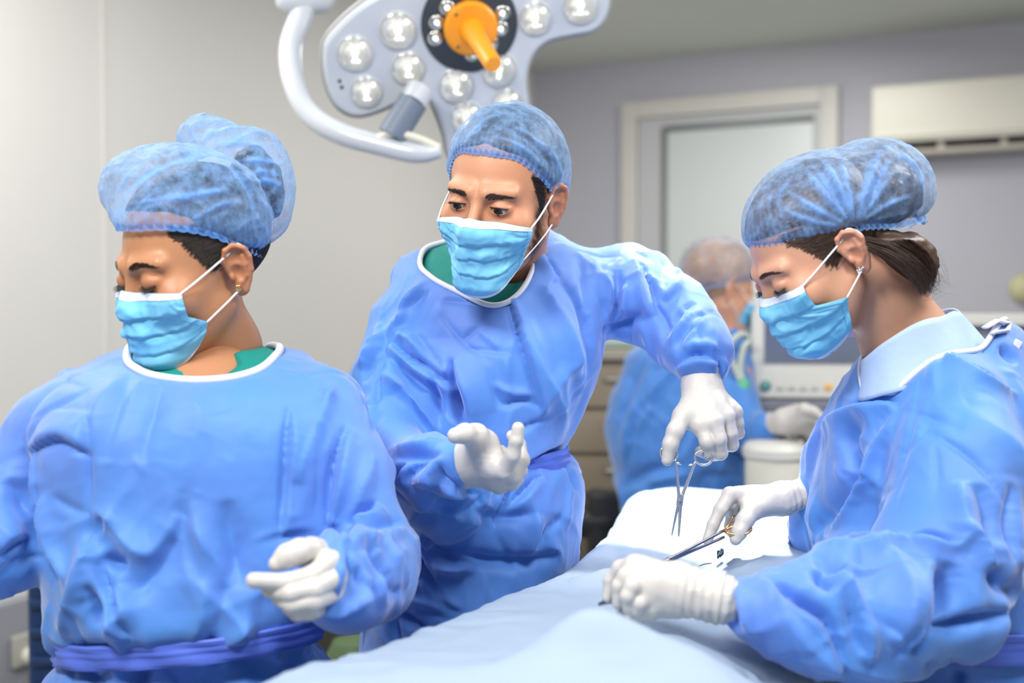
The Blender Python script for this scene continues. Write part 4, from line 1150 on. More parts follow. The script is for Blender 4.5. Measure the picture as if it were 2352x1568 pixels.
C1 = [('v', 5, 7, [(190, 880), (196, 960), (203, 1100), (200, 1180), (198, 1260)]),      # armhole seam
      ('f', 7, 11, [(58, 1042), (95, 1020), (134, 1010), (165, 1022), (205, 1046)]), ('v', 4, 7, [(120, 1140), (160, 1165), (205, 1185)]),
      ('v', 12, 16, [(48, 1030), (62, 1110), (80, 1200), (100, 1270), (135, 1330)]), ('r', 12, 16, [(75, 1050), (90, 1150), (118, 1250), (150, 1330), (158, 1350)]),
      ('v', 9, 12, [(20, 1100), (45, 1160), (62, 1190)]), ('f', 9, 13, [(0, 1275), (40, 1250), (70, 1235)]), ('v', 7, 10, [(0, 1330), (50, 1290), (100, 1285)]),
      ('r', 15, 17, [(255, 1180), (215, 1260), (185, 1350), (150, 1430), (135, 1455)]), ('v', 15, 17, [(235, 1185), (225, 1230), (218, 1270)]),
      ('r', 9, 20, [(240, 1170), (290, 1240), (340, 1272), (375, 1240), (410, 1180)]), ('v', 9, 24, [(440, 1130), (400, 1240), (340, 1330), (280, 1380)]),
      ('v', 12, 13, [(210, 1345), (225, 1400), (240, 1448)]), ('r', 11, 15, [(265, 1350), (290, 1400), (240, 1455)]), ('F', 9, 10, [(225, 1290), (255, 1380), (275, 1430), (300, 1465)]),
      ('v', 10, 12, [(235, 1280), (265, 1292), (300, 1294)]), ('r', 7, 20, [(430, 1130), (455, 1220), (500, 1290), (520, 1350)]), ('v', 8, 22, [(520, 1150), (530, 1250), (560, 1350)]),
      ('f', 8, 10, [(665, 930), (660, 1030), (655, 1130), (645, 1230)]), ('r', 9, 16, [(770, 870), (730, 960), (690, 1060), (680, 1110)]), ('v', 7, 14, [(740, 900), (715, 980), (680, 1080), (672, 1180)]),
      ('f', 10, 11, [(800, 975), (775, 1050), (762, 1130), (755, 1220)]), ('r', 6, 12, [(860, 1040), (840, 1100), (810, 1200)]),
      ('F', 14, 12, [(800, 1210), (840, 1180), (872, 1152)]), ('v', 12, 9, [(798, 1212), (850, 1218), (905, 1200), (932, 1190)]), ('r', 10, 12, [(810, 1238), (870, 1240), (935, 1205)]),
      ('F', 9, 10, [(760, 1260), (810, 1215), (835, 1195)]), ('v', 11, 11, [(830, 1240), (890, 1300), (915, 1340)]), ('r', 10, 12, [(870, 1230), (920, 1290), (945, 1345)]),
      ('v', 13, 8, [(892, 1310), (896, 1350), (940, 1365)]), ('r', 9, 9, [(880, 1310), (885, 1370), (900, 1390)]),
      ('F', 10, 9, [(790, 1260), (800, 1320), (780, 1375)]), ('v', 10, 9, [(820, 1300), (840, 1340), (875, 1360)]), ('r', 8, 8, [(840, 1310), (850, 1355), (830, 1400)]),
      ('v', 9, 9, [(745, 1420), (790, 1425), (840, 1400)]), ('r', 8, 9, [(720, 1405), (790, 1400), (850, 1370)]), ('F', 9, 9, [(750, 1215), (790, 1235), (800, 1260)]),
      ('v', 9, 10, [(245, 1480), (225, 1530), (215, 1568)]), ('v', 9, 10, [(325, 1500), (332, 1568)]), ('r', 8, 12, [(285, 1490), (270, 1568)]), ('v', 10, 9, [(180, 1540), (210, 1500), (235, 1490)]),
      ('r', 7, 16, [(620, 1450), (640, 1568)]), ('v', 7, 14, [(480, 1470), (560, 1520), (640, 1530)]), ('r', 7, 12, [(420, 1500), (500, 1480), (590, 1440)])]
lo1 = np.array([at(-190, 900, 1.3)[0], 1.16, .36]); hi1 = np.array([at(1010, 900, 1.4)[0], 1.70, 1.43])
g1 = gown('surgical_gown', p1, f1, lo1, hi1, M['gown'], C1, loop=loop1, ck=1.1, seed=3, crumple=.0024)
scrub(p1, f1, loop1, (at(505, 700, 1.50), at(495, 900, 1.51), .054), M['scrub'], off=.012, rad=.14, vee=(at(480, 800, 1.42), at(440, 890, 1.39), .045, .012))
# belt
zb = [at(430, y, 1.33)[2] for y in (1500, 1478)]
bp = waist(L1, 0, 0, .012, -100, 100, 90) if False else None
A_ = np.linspace(-72, 74, 110); ZZ = np.interp(A_, [-72, -40, -10, 15, 45, 74], [at(300, y, d)[2] for y, d in ((1470, 1.46), (1494, 1.38), (1505, 1.335), (1492, 1.335), (1456, 1.37), (1428, 1.44))])
pts = waist(L1, ZZ, ZZ, .011, -72, 74, 110)
strip_belt(g1, pts, .030, M['belt'], 'waist_tie')
# glove
glove(p1, (768, 1328, 1.285, 56), [(762, 1290, 1.215, 26), (772, 1325, 1.21, 26), (765, 1362, 1.215, 25), (745, 1395, 1.225, 23)],
      [[(758, 1288, 1.21, 25), (715, 1322, 1.185, 22), (655, 1336, 1.175, 20), (583, 1333, 1.165, 18.5)],
       [(768, 1325, 1.205, 24), (722, 1352, 1.175, 22), (668, 1362, 1.17, 20), (618, 1356, 1.18, 17)],
       [(762, 1362, 1.21, 23), (720, 1380, 1.175, 22), (672, 1388, 1.172, 19), (640, 1376, 1.185, 16)],
       [(742, 1395, 1.22, 21), (712, 1404, 1.185, 20), (685, 1408, 1.18, 18), (662, 1396, 1.19, 15)]],
      [(755, 1268, 1.255, 30), (715, 1262, 1.215, 27), (688, 1266, 1.20, 28), (660, 1276, 1.19, 26), (634, 1294, 1.185, 17)],
      cuff=[(768, 1328, 1.27, 66), (776, 1332, 1.30, 70)])
# cap with bun
capm1 = cap_mat('blue_cap_left', (.22, .45, .84), .25, (.13, .36, .88))
head_c = hd1.w((0, .018, .038))
bunf = ellpx(590, 425, 1.54, 62, 92, 70, -14)
dome = lambda P: s_ell(hd1.l(P), (0, .012, .042), (.0855, .107, .090)) * hd1.s
frontp = ellpx(410, 440, 1.46, 178, 108, 130, 3)
puffs = [ellpx(545, 395, 1.545, 88, 128, 80, -38), ellpx(610, 430, 1.55, 62, 126, 80, -4), ellpx(470, 320, 1.56, 62, 56, 55, -20)]
def capf1(P):
    a = smin(dome(P), frontp(P), .02)
    b = smin(smin(puffs[0](P), puffs[1](P), .03), puffs[2](P), .02)
    return smin(a, b, .004)
C1c = [('r', 4, 5, [(300, 440), (380, 385), (470, 355)]), ('r', 4, 5, [(290, 470), (400, 455), (540, 430)]), ('v', 4, 4, [(270, 450), (340, 395), (440, 350)]),
       ('r', 3, 4, [(330, 480), (430, 455), (560, 430)]), ('r', 4, 4, [(440, 505), (510, 470), (570, 460)]), ('r', 3, 4, [(350, 350), (300, 400), (250, 470)]),
       ('v', 9, 6, [(455, 335), (520, 365), (565, 410), (590, 470), (592, 530)]),
       ('r', 5, 5, [(460, 330), (500, 300), (560, 285)]), ('r', 5, 5, [(470, 340), (540, 330), (620, 330)]), ('r', 5, 5, [(530, 375), (590, 370), (650, 375)]), ('r', 5, 5, [(560, 410), (610, 415), (665, 430)]),
       ('r', 5, 5, [(580, 450), (620, 470), (655, 500)]), ('r', 5, 5, [(590, 480), (610, 520), (630, 560)]), ('r', 5, 5, [(450, 325), (440, 300), (445, 275)]), ('r', 4, 4, [(590, 500), (595, 540), (600, 575)]),
       ('r', 4, 5, [(545, 390), (600, 395), (660, 405)]), ('r', 4, 5, [(500, 350), (570, 310), (610, 290)])]
make_cap(hd1, capf1, np.array([at(200, 0, 1.5)[0], 1.28, at(0, 620, 1.45)[2]]), np.array([at(700, 0, 1.5)[0], 1.72, at(0, 235, 1.5)[2]]),
         [(0, .068), (40, .062), (75, .042), (100, .018), (130, .0), (180, -.02)], p1, capm1, C1c, gather=.0007, ng=46, noise_amp=.003)
V, Q = net(lambda P: smax(s_ell(P, (0, .018, .040), (.0775, .1, .0855)) - .0012, -(P[:, 2] - (np.interp(np.degrees(np.arctan2(np.abs(P[:, 0]), -P[:, 1])), [0, 45, 66, 80, 95, 180], [.085, .078, .066, .040, -.004, -.03]))), .004),
           np.array([-.1, -.12, -.08]), np.array([.1, .14, .14]), .003)
hair1 = to_obj('hair', hd1.w(smooth(V, Q, 2)), Q, M['hair'], p1)
Vb, Qb = net(lambda P: bunf(P) + .003 * ridged(P * 60, 2), *(lambda c: (c - .1, c + .1))(at(590, 425, 1.54)), .004)
to_obj('hair_bun', Vb, Qb, M['hair'], hair1)
def temple(hd, mm, parent, starts, ends, n, side=1, r=.00045, jitter=.003, bulge=.0035, seed=1):
    rr = np.random.default_rng(seed); L = []
    starts = np.array(starts, float); ends = np.array(ends, float)
    ts, S2 = cat(np.arange(len(starts)), starts, 100); te, E2 = cat(np.arange(len(ends)), ends, 100)
    o = []; d = []
    K = 9
    for i in range(n):
        u = rr.random() * 99; a = S2[int(u)] + rr.normal(size=3) * jitter * .5; b = E2[int(u)] + rr.normal(size=3) * jitter
        t = np.linspace(0, 1, K)[:, None]; q = a + (b - a) * t; o.append(q)
    o = np.concatenate(o)
    cdir = o - np.array([0, .01, .0]); cdir[:, 2] = 0; cdir /= ln(cdir)[:, None]
    p = hd.hit(o * [0, 0, 1] + np.array([0, .01, 0]) + cdir * .15, -cdir, .0008)
    p = p.reshape(n, K, 3); cd = cdir.reshape(n, K, 3)
    p = p + cd * (bulge * np.sin(np.linspace(0, 1, K) * np.pi * .5) * 1.0)[None, :, None] * rr.random(n)[:, None, None]
    m = MB().strands([hd.w(q) for q in p], r); return m.build('hair_strands', mm, parent)
temple(hd1, M['hair'], hair1, [(.060, -.062, .054), (.070, -.040, .034), (.073, -.030, .014), (.076, -.014, -.002)], [(.078, .01, .05), (.080, .02, .036), (.080, .022, .028), (.079, .012, .014)], 900, r=.0005, jitter=.007, bulge=.0028)
temple(hd1, M['hair'], hair1, [(.076, .03, -.01), (.06, .06, -.035), (.04, .08, -.04)], [(.078, .05, .03), (.06, .08, .01), (.04, .1, .0)], 200, seed=3)
brow(hd1, M['hair'], p1, 1.1, .0050, .0165, .6, 230); lashes(hd1, M['black'], p1, True, 40, .0105)
make_mask(hd1, p1, ears=(1,), seed=2, side=(-.020, -.095), av=[(0, 52), (.42, 52), (.60, 68), (.8, 64), (1, 54)], vl=.60)
for (lx, ly, lz, r_) in ((.079, .008, -.0335, .0042),):
    c_ = hd1.w((lx, ly, lz)); nn = hd1.R @ np.array([.93, -.35, -.05])
    m = MB(); m.lathe(c_, [(.0008, -.001), (r_, -.001), (r_ * 1.02, .0006), (r_ * .8, .0016), (r_ * .3, .0012), (.0005, .0012)], nn, 24); m.build('earring', M['gold'], p1)
c_ = hd1.w((.0835, .0265, .0125)); u_ = hd1.R @ np.array([.4, .3, .86]); w_ = hd1.R @ np.array([.9, -.3, -.2]); w_ = np.cross(np.cross(u_, w_), u_); w_ /= ln(w_)
A = np.linspace(0, 2 * np.pi, 24, endpoint=False); vv_ = np.cross(u_, w_)
m = MB(); m.tube(c_ + .0042 * (np.cos(A)[:, None] * w_ + np.sin(A)[:, None] * vv_), .0007, 6, closed=True); m.build('ear_ring', M['gold'], p1)
# ================================================================== the man
print('T man', time.time() - T0)
hd2 = Head(-23, 15, 9, .965, (.076, .012, -.018), 1272, 484, 1.585, male=True, eyes='open')
L2 = Loft([(520, 1080, 1250, 1.84, .05), (548, 1035, 1300, 1.82, .07), (575, 965, 1350, 1.80, .09), (610, 912, 1385, 1.78, .105), (660, 898, 1392, 1.76, .12), (730, 885, 1390, 1.75, .13),
           (790, 885, 1384, 1.74, .135), (860, 885, 1366, 1.74, .14), (930, 890, 1338, 1.74, .14), (1000, 895, 1306, 1.74, .135), (1028, 898, 1298, 1.74, .125), (1075, 890, 1326, 1.74, .135), (1130, 880, 1340, 1.74, .145),
           (1200, 868, 1336, 1.74, .15), (1270, 855, 1324, 1.74, .15), (1330, 845, 1303, 1.74, .15), (1450, 834, 1295, 1.74, .15), (1568, 825, 1320, 1.75, .16), (2000, 800, 1380, 1.76, .18), (2360, 780, 1420, 1.76, .2)])
p2, body2 = person('man in blue gown leaning forward at centre, reaching with a clamp', (at(1110, 1500, 1.76)[0], 1.80), hd2, M['skin_m'],
    [(1175, 520, 1.68, 88), (1155, 600, 1.73, 92), (1140, 700, 1.77, 112)],
    [(1140, 730, 1.80, 115), (1110, 850, 1.77, 145), (1100, 1050, 1.77, 140), (1100, 1250, 1.77, 135), (1100, 1450, 1.78, 140)],
    [[(1000, 740, 1.76, 75), (915, 770, 1.73, 46), (905, 1050, 1.60, 40), (1035, 1068, 1.49, 34)], [(1290, 690, 1.78, 75), (1400, 690, 1.78, 60), (1565, 740, 1.72, 48), (1612, 860, 1.63, 36)]],
    (at(1100, 1500, 1.78)[0], 1.80, .80))
loop2 = fit_loop([(966, 598, 1.71), (992, 638, 1.67), (1050, 664, 1.64), (1125, 676, 1.62), (1188, 662, 1.63), (1222, 628, 1.67), (1235, 575, 1.74), (1190, 540, 1.82), (1100, 530, 1.86), (1000, 555, 1.80)])
arm2a = chainf([(930, 745, 1.73, 80), (900, 880, 1.69, 84), (893, 1010, 1.63, 70), (905, 1060, 1.60, 72), (985, 1075, 1.52, 62), (1035, 1070, 1.475, 56)], .03)
bag2 = chainf([(985, 1120, 1.575, 62), (1030, 1160, 1.58, 68), (1070, 1130, 1.58, 56)], .03)
arm2b = chainf([(1330, 665, 1.78, 78), (1430, 672, 1.78, 98), (1505, 705, 1.75, 88), (1560, 738, 1.72, 74), (1592, 782, 1.68, 68), (1612, 822, 1.648, 60), (1614, 845, 1.640, 44)], .03)
f2 = union([L2, (arm2a, .02), (bag2, .025), (arm2b, .03)])
C2 = [('F', 10, 9, [(893, 785), (940, 822), (985, 850), (1048, 898)]), ('v', 12, 10, [(1048, 890), (1055, 930), (1062, 975)]), ('v', 10, 11, [(880, 800), (930, 850), (985, 905), (1010, 960)]),
      ('f', 14, 13, [(1038, 825), (1045, 880), (1058, 940), (1068, 990)]), ('v', 10, 10, [(955, 770), (985, 810), (1020, 850)]), ('r', 9, 13, [(900, 760), (960, 790), (1010, 840), (1035, 860)]),
      ('v', 5, 6, [(876, 720), (885, 790), (872, 860), (866, 940), (866, 1000)]), ('v', 8, 8, [(832, 880), (850, 830), (880, 795)]), ('r', 8, 12, [(820, 840), (850, 800), (870, 740)]),
      ('r', 9, 14, [(870, 850), (930, 900), (990, 960), (1010, 1000)]), ('v', 9, 10, [(1000, 860), (1000, 930), (1010, 990)]),
      ('v', 12, 8, [(895, 1045), (950, 1042), (1010, 1040)]), ('r', 10, 10, [(890, 1025), (960, 1022), (1020, 1000)]), ('v', 10, 7, [(930, 1060), (905, 1090), (910, 1130)]), ('r', 8, 7, [(960, 1055), (925, 1090), (925, 1140)]),
      ('v', 9, 7, [(985, 1050), (950, 1085), (935, 1110)]), ('r', 8, 8, [(1010, 1050), (995, 1090), (1005, 1120)]), ('v', 9, 8, [(1005, 1060), (1015, 1100), (1040, 1120)]),
      ('F', 8, 9, [(1010, 1100), (1060, 1130), (1110, 1135)]), ('r', 9, 12, [(940, 1110), (975, 1095), (1010, 1105)]), ('v', 8, 16, [(960, 1130), (1000, 1160), (1060, 1165)]),
      ('v', 8, 14, [(1050, 1190), (1090, 1160), (1130, 1130)]), ('f', 9, 9, [(1130, 1215), (1180, 1090), (1240, 1040), (1300, 1020)]),
      ('f', 8, 9, [(1160, 660), (1200, 790), (1230, 900), (1248, 960)]), ('v', 3, 4, [(1010, 720), (1060, 780), (1110, 820), (1130, 835)]), ('v', 3, 4, [(1108, 742), (1070, 775), (1060, 785)]), ('v', 3, 4, [(1060, 800), (1100, 802), (1170, 810)]),
      ('v', 4, 5, [(1120, 850), (1140, 910), (1160, 930), (1200, 920), (1245, 935)]), ('r', 4, 7, [(1130, 880), (1170, 900), (1230, 905)]), ('v', 4, 5, [(1180, 990), (1240, 970), (1290, 960)]),
      ('r', 7, 12, [(960, 640), (930, 700), (905, 760)]), ('v', 6, 9, [(985, 660), (940, 700), (900, 730)]), ('v', 4, 7, [(1000, 690), (1060, 690), (1110, 700)]),
      ('r', 8, 16, [(1250, 650), (1310, 760), (1335, 860), (1330, 930)]), ('v', 8, 12, [(1270, 620), (1330, 690), (1360, 790), (1358, 860)]), ('v', 7, 12, [(1330, 580), (1345, 640), (1360, 720)]), ('F', 7, 10, [(1240, 560), (1260, 600), (1290, 640)]),
      ('r', 8, 12, [(1395, 600), (1400, 680), (1385, 760)]), ('v', 8, 12, [(1418, 620), (1415, 700), (1392, 770)]), ('F', 12, 11, [(1462, 590), (1490, 650), (1505, 720)]), ('v', 9, 12, [(1390, 765), (1450, 735), (1480, 720)]),
      ('r', 9, 11, [(1440, 650), (1430, 720), (1400, 750)]), ('v', 10, 9, [(1505, 700), (1520, 740), (1512, 790)]), ('r', 9, 10, [(1525, 690), (1555, 650), (1570, 635)]), ('v', 10, 8, [(1520, 770), (1560, 710), (1600, 690)]),
      ('r', 8, 9, [(1530, 790), (1570, 740), (1620, 705)]), ('v', 9, 7, [(1560, 760), (1600, 720), (1650, 710)]), ('v', 8, 7, [(1548, 820), (1560, 770), (1600, 735)]), ('v', 5, 5, [(1605, 735), (1607, 770), (1605, 790)]),
      ('F', 9, 7, [(1545, 850), (1600, 818), (1655, 832)]), ('r', 6, 8, [(1570, 800), (1610, 790), (1650, 800)]), ('v', 7, 5, [(1652, 830), (1658, 850), (1655, 870)]), ('r', 6, 5, [(1665, 820), (1668, 850), (1660, 870)]),
      ('v', 12, 12, [(1010, 1265), (1080, 1280), (1150, 1290), (1215, 1290), (1290, 1278)]), ('r', 9, 14, [(1000, 1300), (1060, 1300), (1090, 1310)]), ('F', 10, 11, [(960, 1230), (1010, 1275), (1065, 1305)]),
      ('v', 8, 16, [(1090, 1180), (1150, 1190), (1230, 1180)]), ('r', 9, 12, [(1240, 1180), (1225, 1240), (1210, 1285)]), ('v', 7, 9, [(1300, 1180), (1260, 1220), (1230, 1260)]), ('r', 6, 8, [(1310, 1080), (1312, 1150), (1305, 1220)]),
      ('v', 7, 8, [(1302, 1050), (1325, 1100), (1330, 1130)]), ('F', 8, 9, [(1165, 1170), (1225, 1110), (1250, 1095)]), ('v', 8, 9, [(950, 1240), (970, 1300), (1020, 1380), (1060, 1405)]), ('r', 8, 10, [(965, 1330), (1010, 1370), (1060, 1400)]),
      ('v', 9, 9, [(900, 1400), (950, 1430), (985, 1450)]), ('r', 7, 10, [(900, 1370), (960, 1380), (1020, 1400)]), ('v', 5, 8, [(900, 1400), (910, 1460), (920, 1500)]), ('r', 8, 14, [(870, 1180), (900, 1280), (950, 1350)])]
lo2 = np.array([at(790, 0, 1.7)[0] - .03, 1.40, .34]); hi2 = np.array([at(1700, 0, 1.7)[0], 2.02, 1.62])
g2 = gown('surgical_gown', p2, f2, lo2, hi2, M['gown'], C2, loop=loop2, ck=1.3, seed=17, crumple=.0026, cdepth=.06, tr=.0042)
scrub(p2, f2, loop2, (at(1165, 560, 1.70), at(1140, 720, 1.74), .060), M['scrub'], off=.012, rad=.17, vee=(at(1140, 600, 1.60), at(1130, 680, 1.60), .03, .012), extra=chainf([(1140, 640, 1.76, 125), (1140, 590, 1.76, 108)]))
# gown tie across the belly, from behind the hand to the right hip
A_ = np.linspace(-6, 72, 60); z0 = at(1100, 1098, 1.6)[2]; z1 = at(1300, 1042, 1.74)[2]
ZZ = np.interp(A_, [-6, 30, 72], [z0, at(1200, 1078, 1.62)[2], z1])
strip_belt(g2, waist(L2, ZZ, ZZ, .004, -6, 72, 60), .036, M['belt'], 'waist_tie')
# his right hand, palm up
glove(p2, (1062, 1066, 1.475, 50), [(1160, 1082, 1.425, 21), (1176, 1094, 1.445, 21), (1166, 1106, 1.465, 20), (1142, 1112, 1.485, 19)],
      [[(1158, 1080, 1.425, 20), (1178, 1045, 1.41, 17), (1186, 1012, 1.405, 15.5), (1190, 983, 1.405, 14.5)],
       [(1180, 1092, 1.44, 20), (1199, 1056, 1.44, 17.5), (1192, 1020, 1.45, 15), (1176, 1000, 1.455, 13)],
       [(1176, 1108, 1.46, 19), (1194, 1080, 1.465, 17), (1170, 1052, 1.46, 14.5), (1150, 1034, 1.455, 13)],
       [(1150, 1116, 1.48, 18), (1184, 1100, 1.485, 16), (1170, 1072, 1.48, 14), (1150, 1048, 1.47, 12)]],
      [(1090, 1045, 1.46, 36), (1108, 1022, 1.445, 37), (1092, 1002, 1.425, 29), (1068, 995, 1.405, 22), (1046, 1000, 1.395, 18.5)],
      cuff=[(1072, 1062, 1.465, 46), (1056, 1070, 1.50, 52)], extra=[[(1095, 1040, 1.455, 36), (1130, 1060, 1.44, 30), (1140, 1096, 1.46, 28)]])
# his left hand, hanging down over the clamp
glove(p2, (1610, 880, 1.625, 44), [(1612, 978, 1.585, 22), (1640, 968, 1.58, 21), (1667, 955, 1.59, 20), (1688, 946, 1.61, 18)],
      [[(1612, 978, 1.585, 20), (1624, 1014, 1.575, 17.5), (1629, 1040, 1.585, 16), (1608, 1036, 1.605, 12.5)],
       [(1641, 968, 1.58, 20), (1652, 1008, 1.575, 17), (1655, 1040, 1.585, 16), (1642, 1046, 1.61, 13)],
       [(1668, 956, 1.59, 19), (1678, 995, 1.59, 16), (1682, 1022, 1.60, 14.5), (1668, 1026, 1.625, 12.5)],
       [(1688, 946, 1.61, 17), (1694, 972, 1.61, 14), (1697, 995, 1.62, 12.5), (1686, 1000, 1.64, 11.5)]],
      [(1598, 915, 1.61, 30), (1570, 955, 1.59, 24), (1551, 990, 1.575, 19), (1540, 1020, 1.572, 17), (1532, 1056, 1.572, 13.5)],
      cuff=[(1611, 876, 1.628, 43), (1612, 838, 1.645, 50)], extra=[[(1605, 900, 1.62, 38), (1625, 940, 1.605, 36), (1665, 945, 1.61, 24)], [(1590, 950, 1.60, 22), (1606, 972, 1.588, 20)]])
capm2 = cap_mat('blue_cap_man', (.22, .40, .70), .22, (.15, .38, .86))
ca = ellpx(1168, 396, 1.62, 141, 138, 160, 10); cb = ellpx(1240, 440, 1.68, 66, 88, 100, -5)
capf2 = lambda P: smin(smin(ca(P), cb(P), .02), s_ell(hd2.l(P), (0, .016, .042), (.0815, .104, .0875)), .015)
C2c = [('r', 3, 4, [(1300, 420), (1270, 360), (1220, 310), (1160, 280)]), ('r', 3, 4, [(1290, 450), (1255, 390), (1200, 340), (1130, 310)]), ('v', 3, 4, [(1280, 400), (1230, 335), (1170, 300)]),
       ('r', 3, 4, [(1060, 320), (1120, 270), (1180, 256)]), ('r', 3, 4, [(1035, 370), (1070, 320), (1110, 290)]), ('r', 3, 4, [(1270, 440), (1240, 400), (1210, 370)]),
       ('r', 3, 3, [(1260, 455), (1225, 415), (1190, 385)]), ('r', 4, 5, [(1296, 470), (1300, 420), (1285, 370), (1250, 310)]), ('v', 3, 4, [(1302, 440), (1285, 390), (1255, 340)])]
make_cap(hd2, capf2, np.array([at(1000, 0, 1.7)[0], 1.40, at(0, 580, 1.62)[2]]), np.array([at(1330, 0, 1.7)[0], 1.86, at(0, 225, 1.6)[2]]),
         [(0, .073), (35, .065), (60, .038), (85, .014), (110, .010), (140, -.02), (180, -.04)], p2, capm2, C2c, gather=.0005, ng=64, noise_amp=.0022)
def scalp(hd, p, mm, edge, puff=.0012, name='hair'):
    V, Q = net(lambda P: smax(s_ell(P, (0, .018, .040), (.0772, .0995, .085)) - puff, -(P[:, 2] - np.interp(np.degrees(np.arctan2(np.abs(P[:, 0]), -P[:, 1])), [e[0] for e in edge], [e[1] for e in edge])), .004),
               np.array([-.1, -.12, -.1]), np.array([.1, .14, .14]), .003)
    return to_obj(name, hd.w(smooth(V, Q, 2)), Q, mm, p)
hair2 = scalp(hd2, p2, M['hair'], [(0, .082), (45, .066), (65, .045), (85, .006), (105, .0), (130, -.04), (180, -.06)])
temple(hd2, M['hair'], hair2, [(.066, -.048, .040), (.069, -.040, .022), (.071, -.030, .004), (.072, -.020, -.012)], [(.075, -.022, .030), (.076, -.016, .010), (.076, -.012, -.008), (.074, -.010, -.026)], 260, r=.00036, bulge=.002)
temple(hd2, M['hair2'], hair2, [(.069, -.030, -.01), (.067, -.028, -.04), (.058, -.036, -.07)], [(.074, -.016, -.020), (.070, -.014, -.055), (.062, -.026, -.085)], 260, r=.00016, bulge=.0008, jitter=.008, seed=8)
brow(hd2, M['hair'], p2, 1.25, .0016, .0132, .0, 260); lashes(hd2, M['black'], p2, True, 30, .0055)
eyeball(hd2, p2, (-.05, -1, -.30))
make_mask(hd2, p2, ztop=-.018, chin=-.135, amax=54, asym=.80, ears=(1, -1), seed=6)
# ---- the clamp he holds: finger rings, shanks, box lock and jaws
def clamp(label, group, T, R_, L=.155, spread=.26, mm='steel', ringmm=None, jaw=.052, curve=.0, ring=.0125):
    """scissor-shaped clamp: jaws towards -Z, rings at +Z, opening in X"""
    t = thing('surgical_clamp', label, 'clamp', tuple(T))
    def P(x, y, z): return np.asarray(T) + R_ @ np.array([x, y, z])
    piv = 0.0
    for sx in (-1, 1):
        m = MB(); s_ = math.sin(spread / 2); c_ = math.cos(spread / 2); Ls = L - jaw
        sh = [P(sx * (.001 + u * Ls * s_), sx * .0012, u * Ls * c_) for u in np.linspace(0, 1, 14)]
        m.tube(sh, np.linspace(.0030, .0021, 14), 10, flat=.8)
        jw = [P(-sx * (u * jaw * math.sin(spread * .22)) * (1 - .2 * u) + -sx * .0006, sx * .0006 + curve * u * u, -u * jaw) for u in np.linspace(0, 1, 14)]
        m.tube(jw, np.linspace(.0030, .0013, 14), 10, flat=.8)
        a = m.build('arm', M[mm], t)
        e = np.array([sx * (.001 + Ls * s_), 0, Ls * c_]); rc = e + np.array([sx * ring * .95, 0, ring * .55])
        A = np.linspace(0, 2 * np.pi, 40, endpoint=False)
        m = MB(); m.tube([P(rc[0] + ring * 1.12 * math.cos(q), 0 , rc[2] + ring * .92 * math.sin(q)) for q in A], .0019, 10, closed=True); m.build('finger_ring', M[ringmm or mm], t)
        m = MB(); m.tube([P(e[0] * .97, sx * .001, e[2] - .006), P(e[0] * .55, sx * .001, e[2] - .0065), P(e[0] * .35, sx * .001, e[2] - .007)], [.0022, .0018, .0014], 8, flat=.8); m.build('ratchet', M[ringmm or mm], t)
    m = MB(); m.box(P(0, 0, 0), (.0085, .0062, .016), R_, .0012); autosmooth(m.build('box_lock', M[mm], t))
    m = MB(); m.cyl(P(0, -.0036, -.002), P(0, .0036, -.002), .0017, n=14); m.build('screw', M['steel_dark'], t)
    return t
k = mpp(1.575)
T_ = at(1562, 1148, 1.575)
Rz = rot(0, 0, 0)
ax = at(1578, 1050, 1.575) - at(1554, 1230, 1.575); ax /= ln(ax); xx = np.cross(ax, [0, 1, 0]) * -1; xx /= ln(xx); xx = xx if xx[0] > 0 else -xx; yy = np.cross(ax, xx)
clamp('polished steel clamp hanging from the man\'s gloved left hand', None, T_, np.stack([xx, yy, ax], 1), L=.108, spread=.46, jaw=.050, ring=.0105)
# ================================================================== the right-hand woman
print('T right', time.time() - T0)
hd3 = Head(-80, 32, 0, .935, (.076, .012, -.018), 1965, 590, 1.44)
L3 = Loft([(728, 2170, 2290, 1.55, .045), (750, 2120, 2325, 1.55, .065), (790, 2020, 2345, 1.55, .09), (835, 1978, 2352, 1.55, .105), (900, 1950, 2385, 1.55, .13),
           (1000, 1905, 2440, 1.55, .145), (1100, 1885, 2480, 1.55, .15), (1200, 1880, 2500, 1.55, .155), (1300, 1890, 2505, 1.55, .155), (1400, 1920, 2490, 1.55, .15),
           (1475, 1965, 2480, 1.55, .145), (1568, 1930, 2510, 1.55, .155), (2000, 1900, 2560, 1.56, .17), (2560, 1860, 2600, 1.56, .19)])
p3, body3 = person('woman in blue gown standing at right in profile, bent over the drape', (at(2220, 1500, 1.55)[0], 1.58), hd3, M['skin_w2'],
    [(1985, 620, 1.52, 80), (2035, 700, 1.53, 86), (2085, 790, 1.54, 98), (2130, 860, 1.55, 118)],
    [(2160, 880, 1.55, 120), (2190, 1050, 1.55, 170), (2210, 1250, 1.55, 180), (2210, 1450, 1.55, 180), (2220, 1600, 1.56, 185)],
    [[(2160, 950, 1.50, 75), (2190, 1050, 1.42, 60), (2150, 1400, 1.31, 55), (1700, 1375, 1.27, 36)], [(2050, 950, 1.6, 70), (1960, 1050, 1.63, 55), (1900, 1190, 1.64, 44), (1850, 1142, 1.625, 22)]],
    (at(2220, 1600, 1.56)[0], 1.58, .80))
loop3 = fit_loop([(1976, 836, 1.50), (2035, 815, 1.455), (2110, 798, 1.44), (2200, 786, 1.445), (2270, 770, 1.47), (2312, 752, 1.53), (2280, 738, 1.60), (2190, 735, 1.64), (2070, 762, 1.63), (1988, 812, 1.57)])
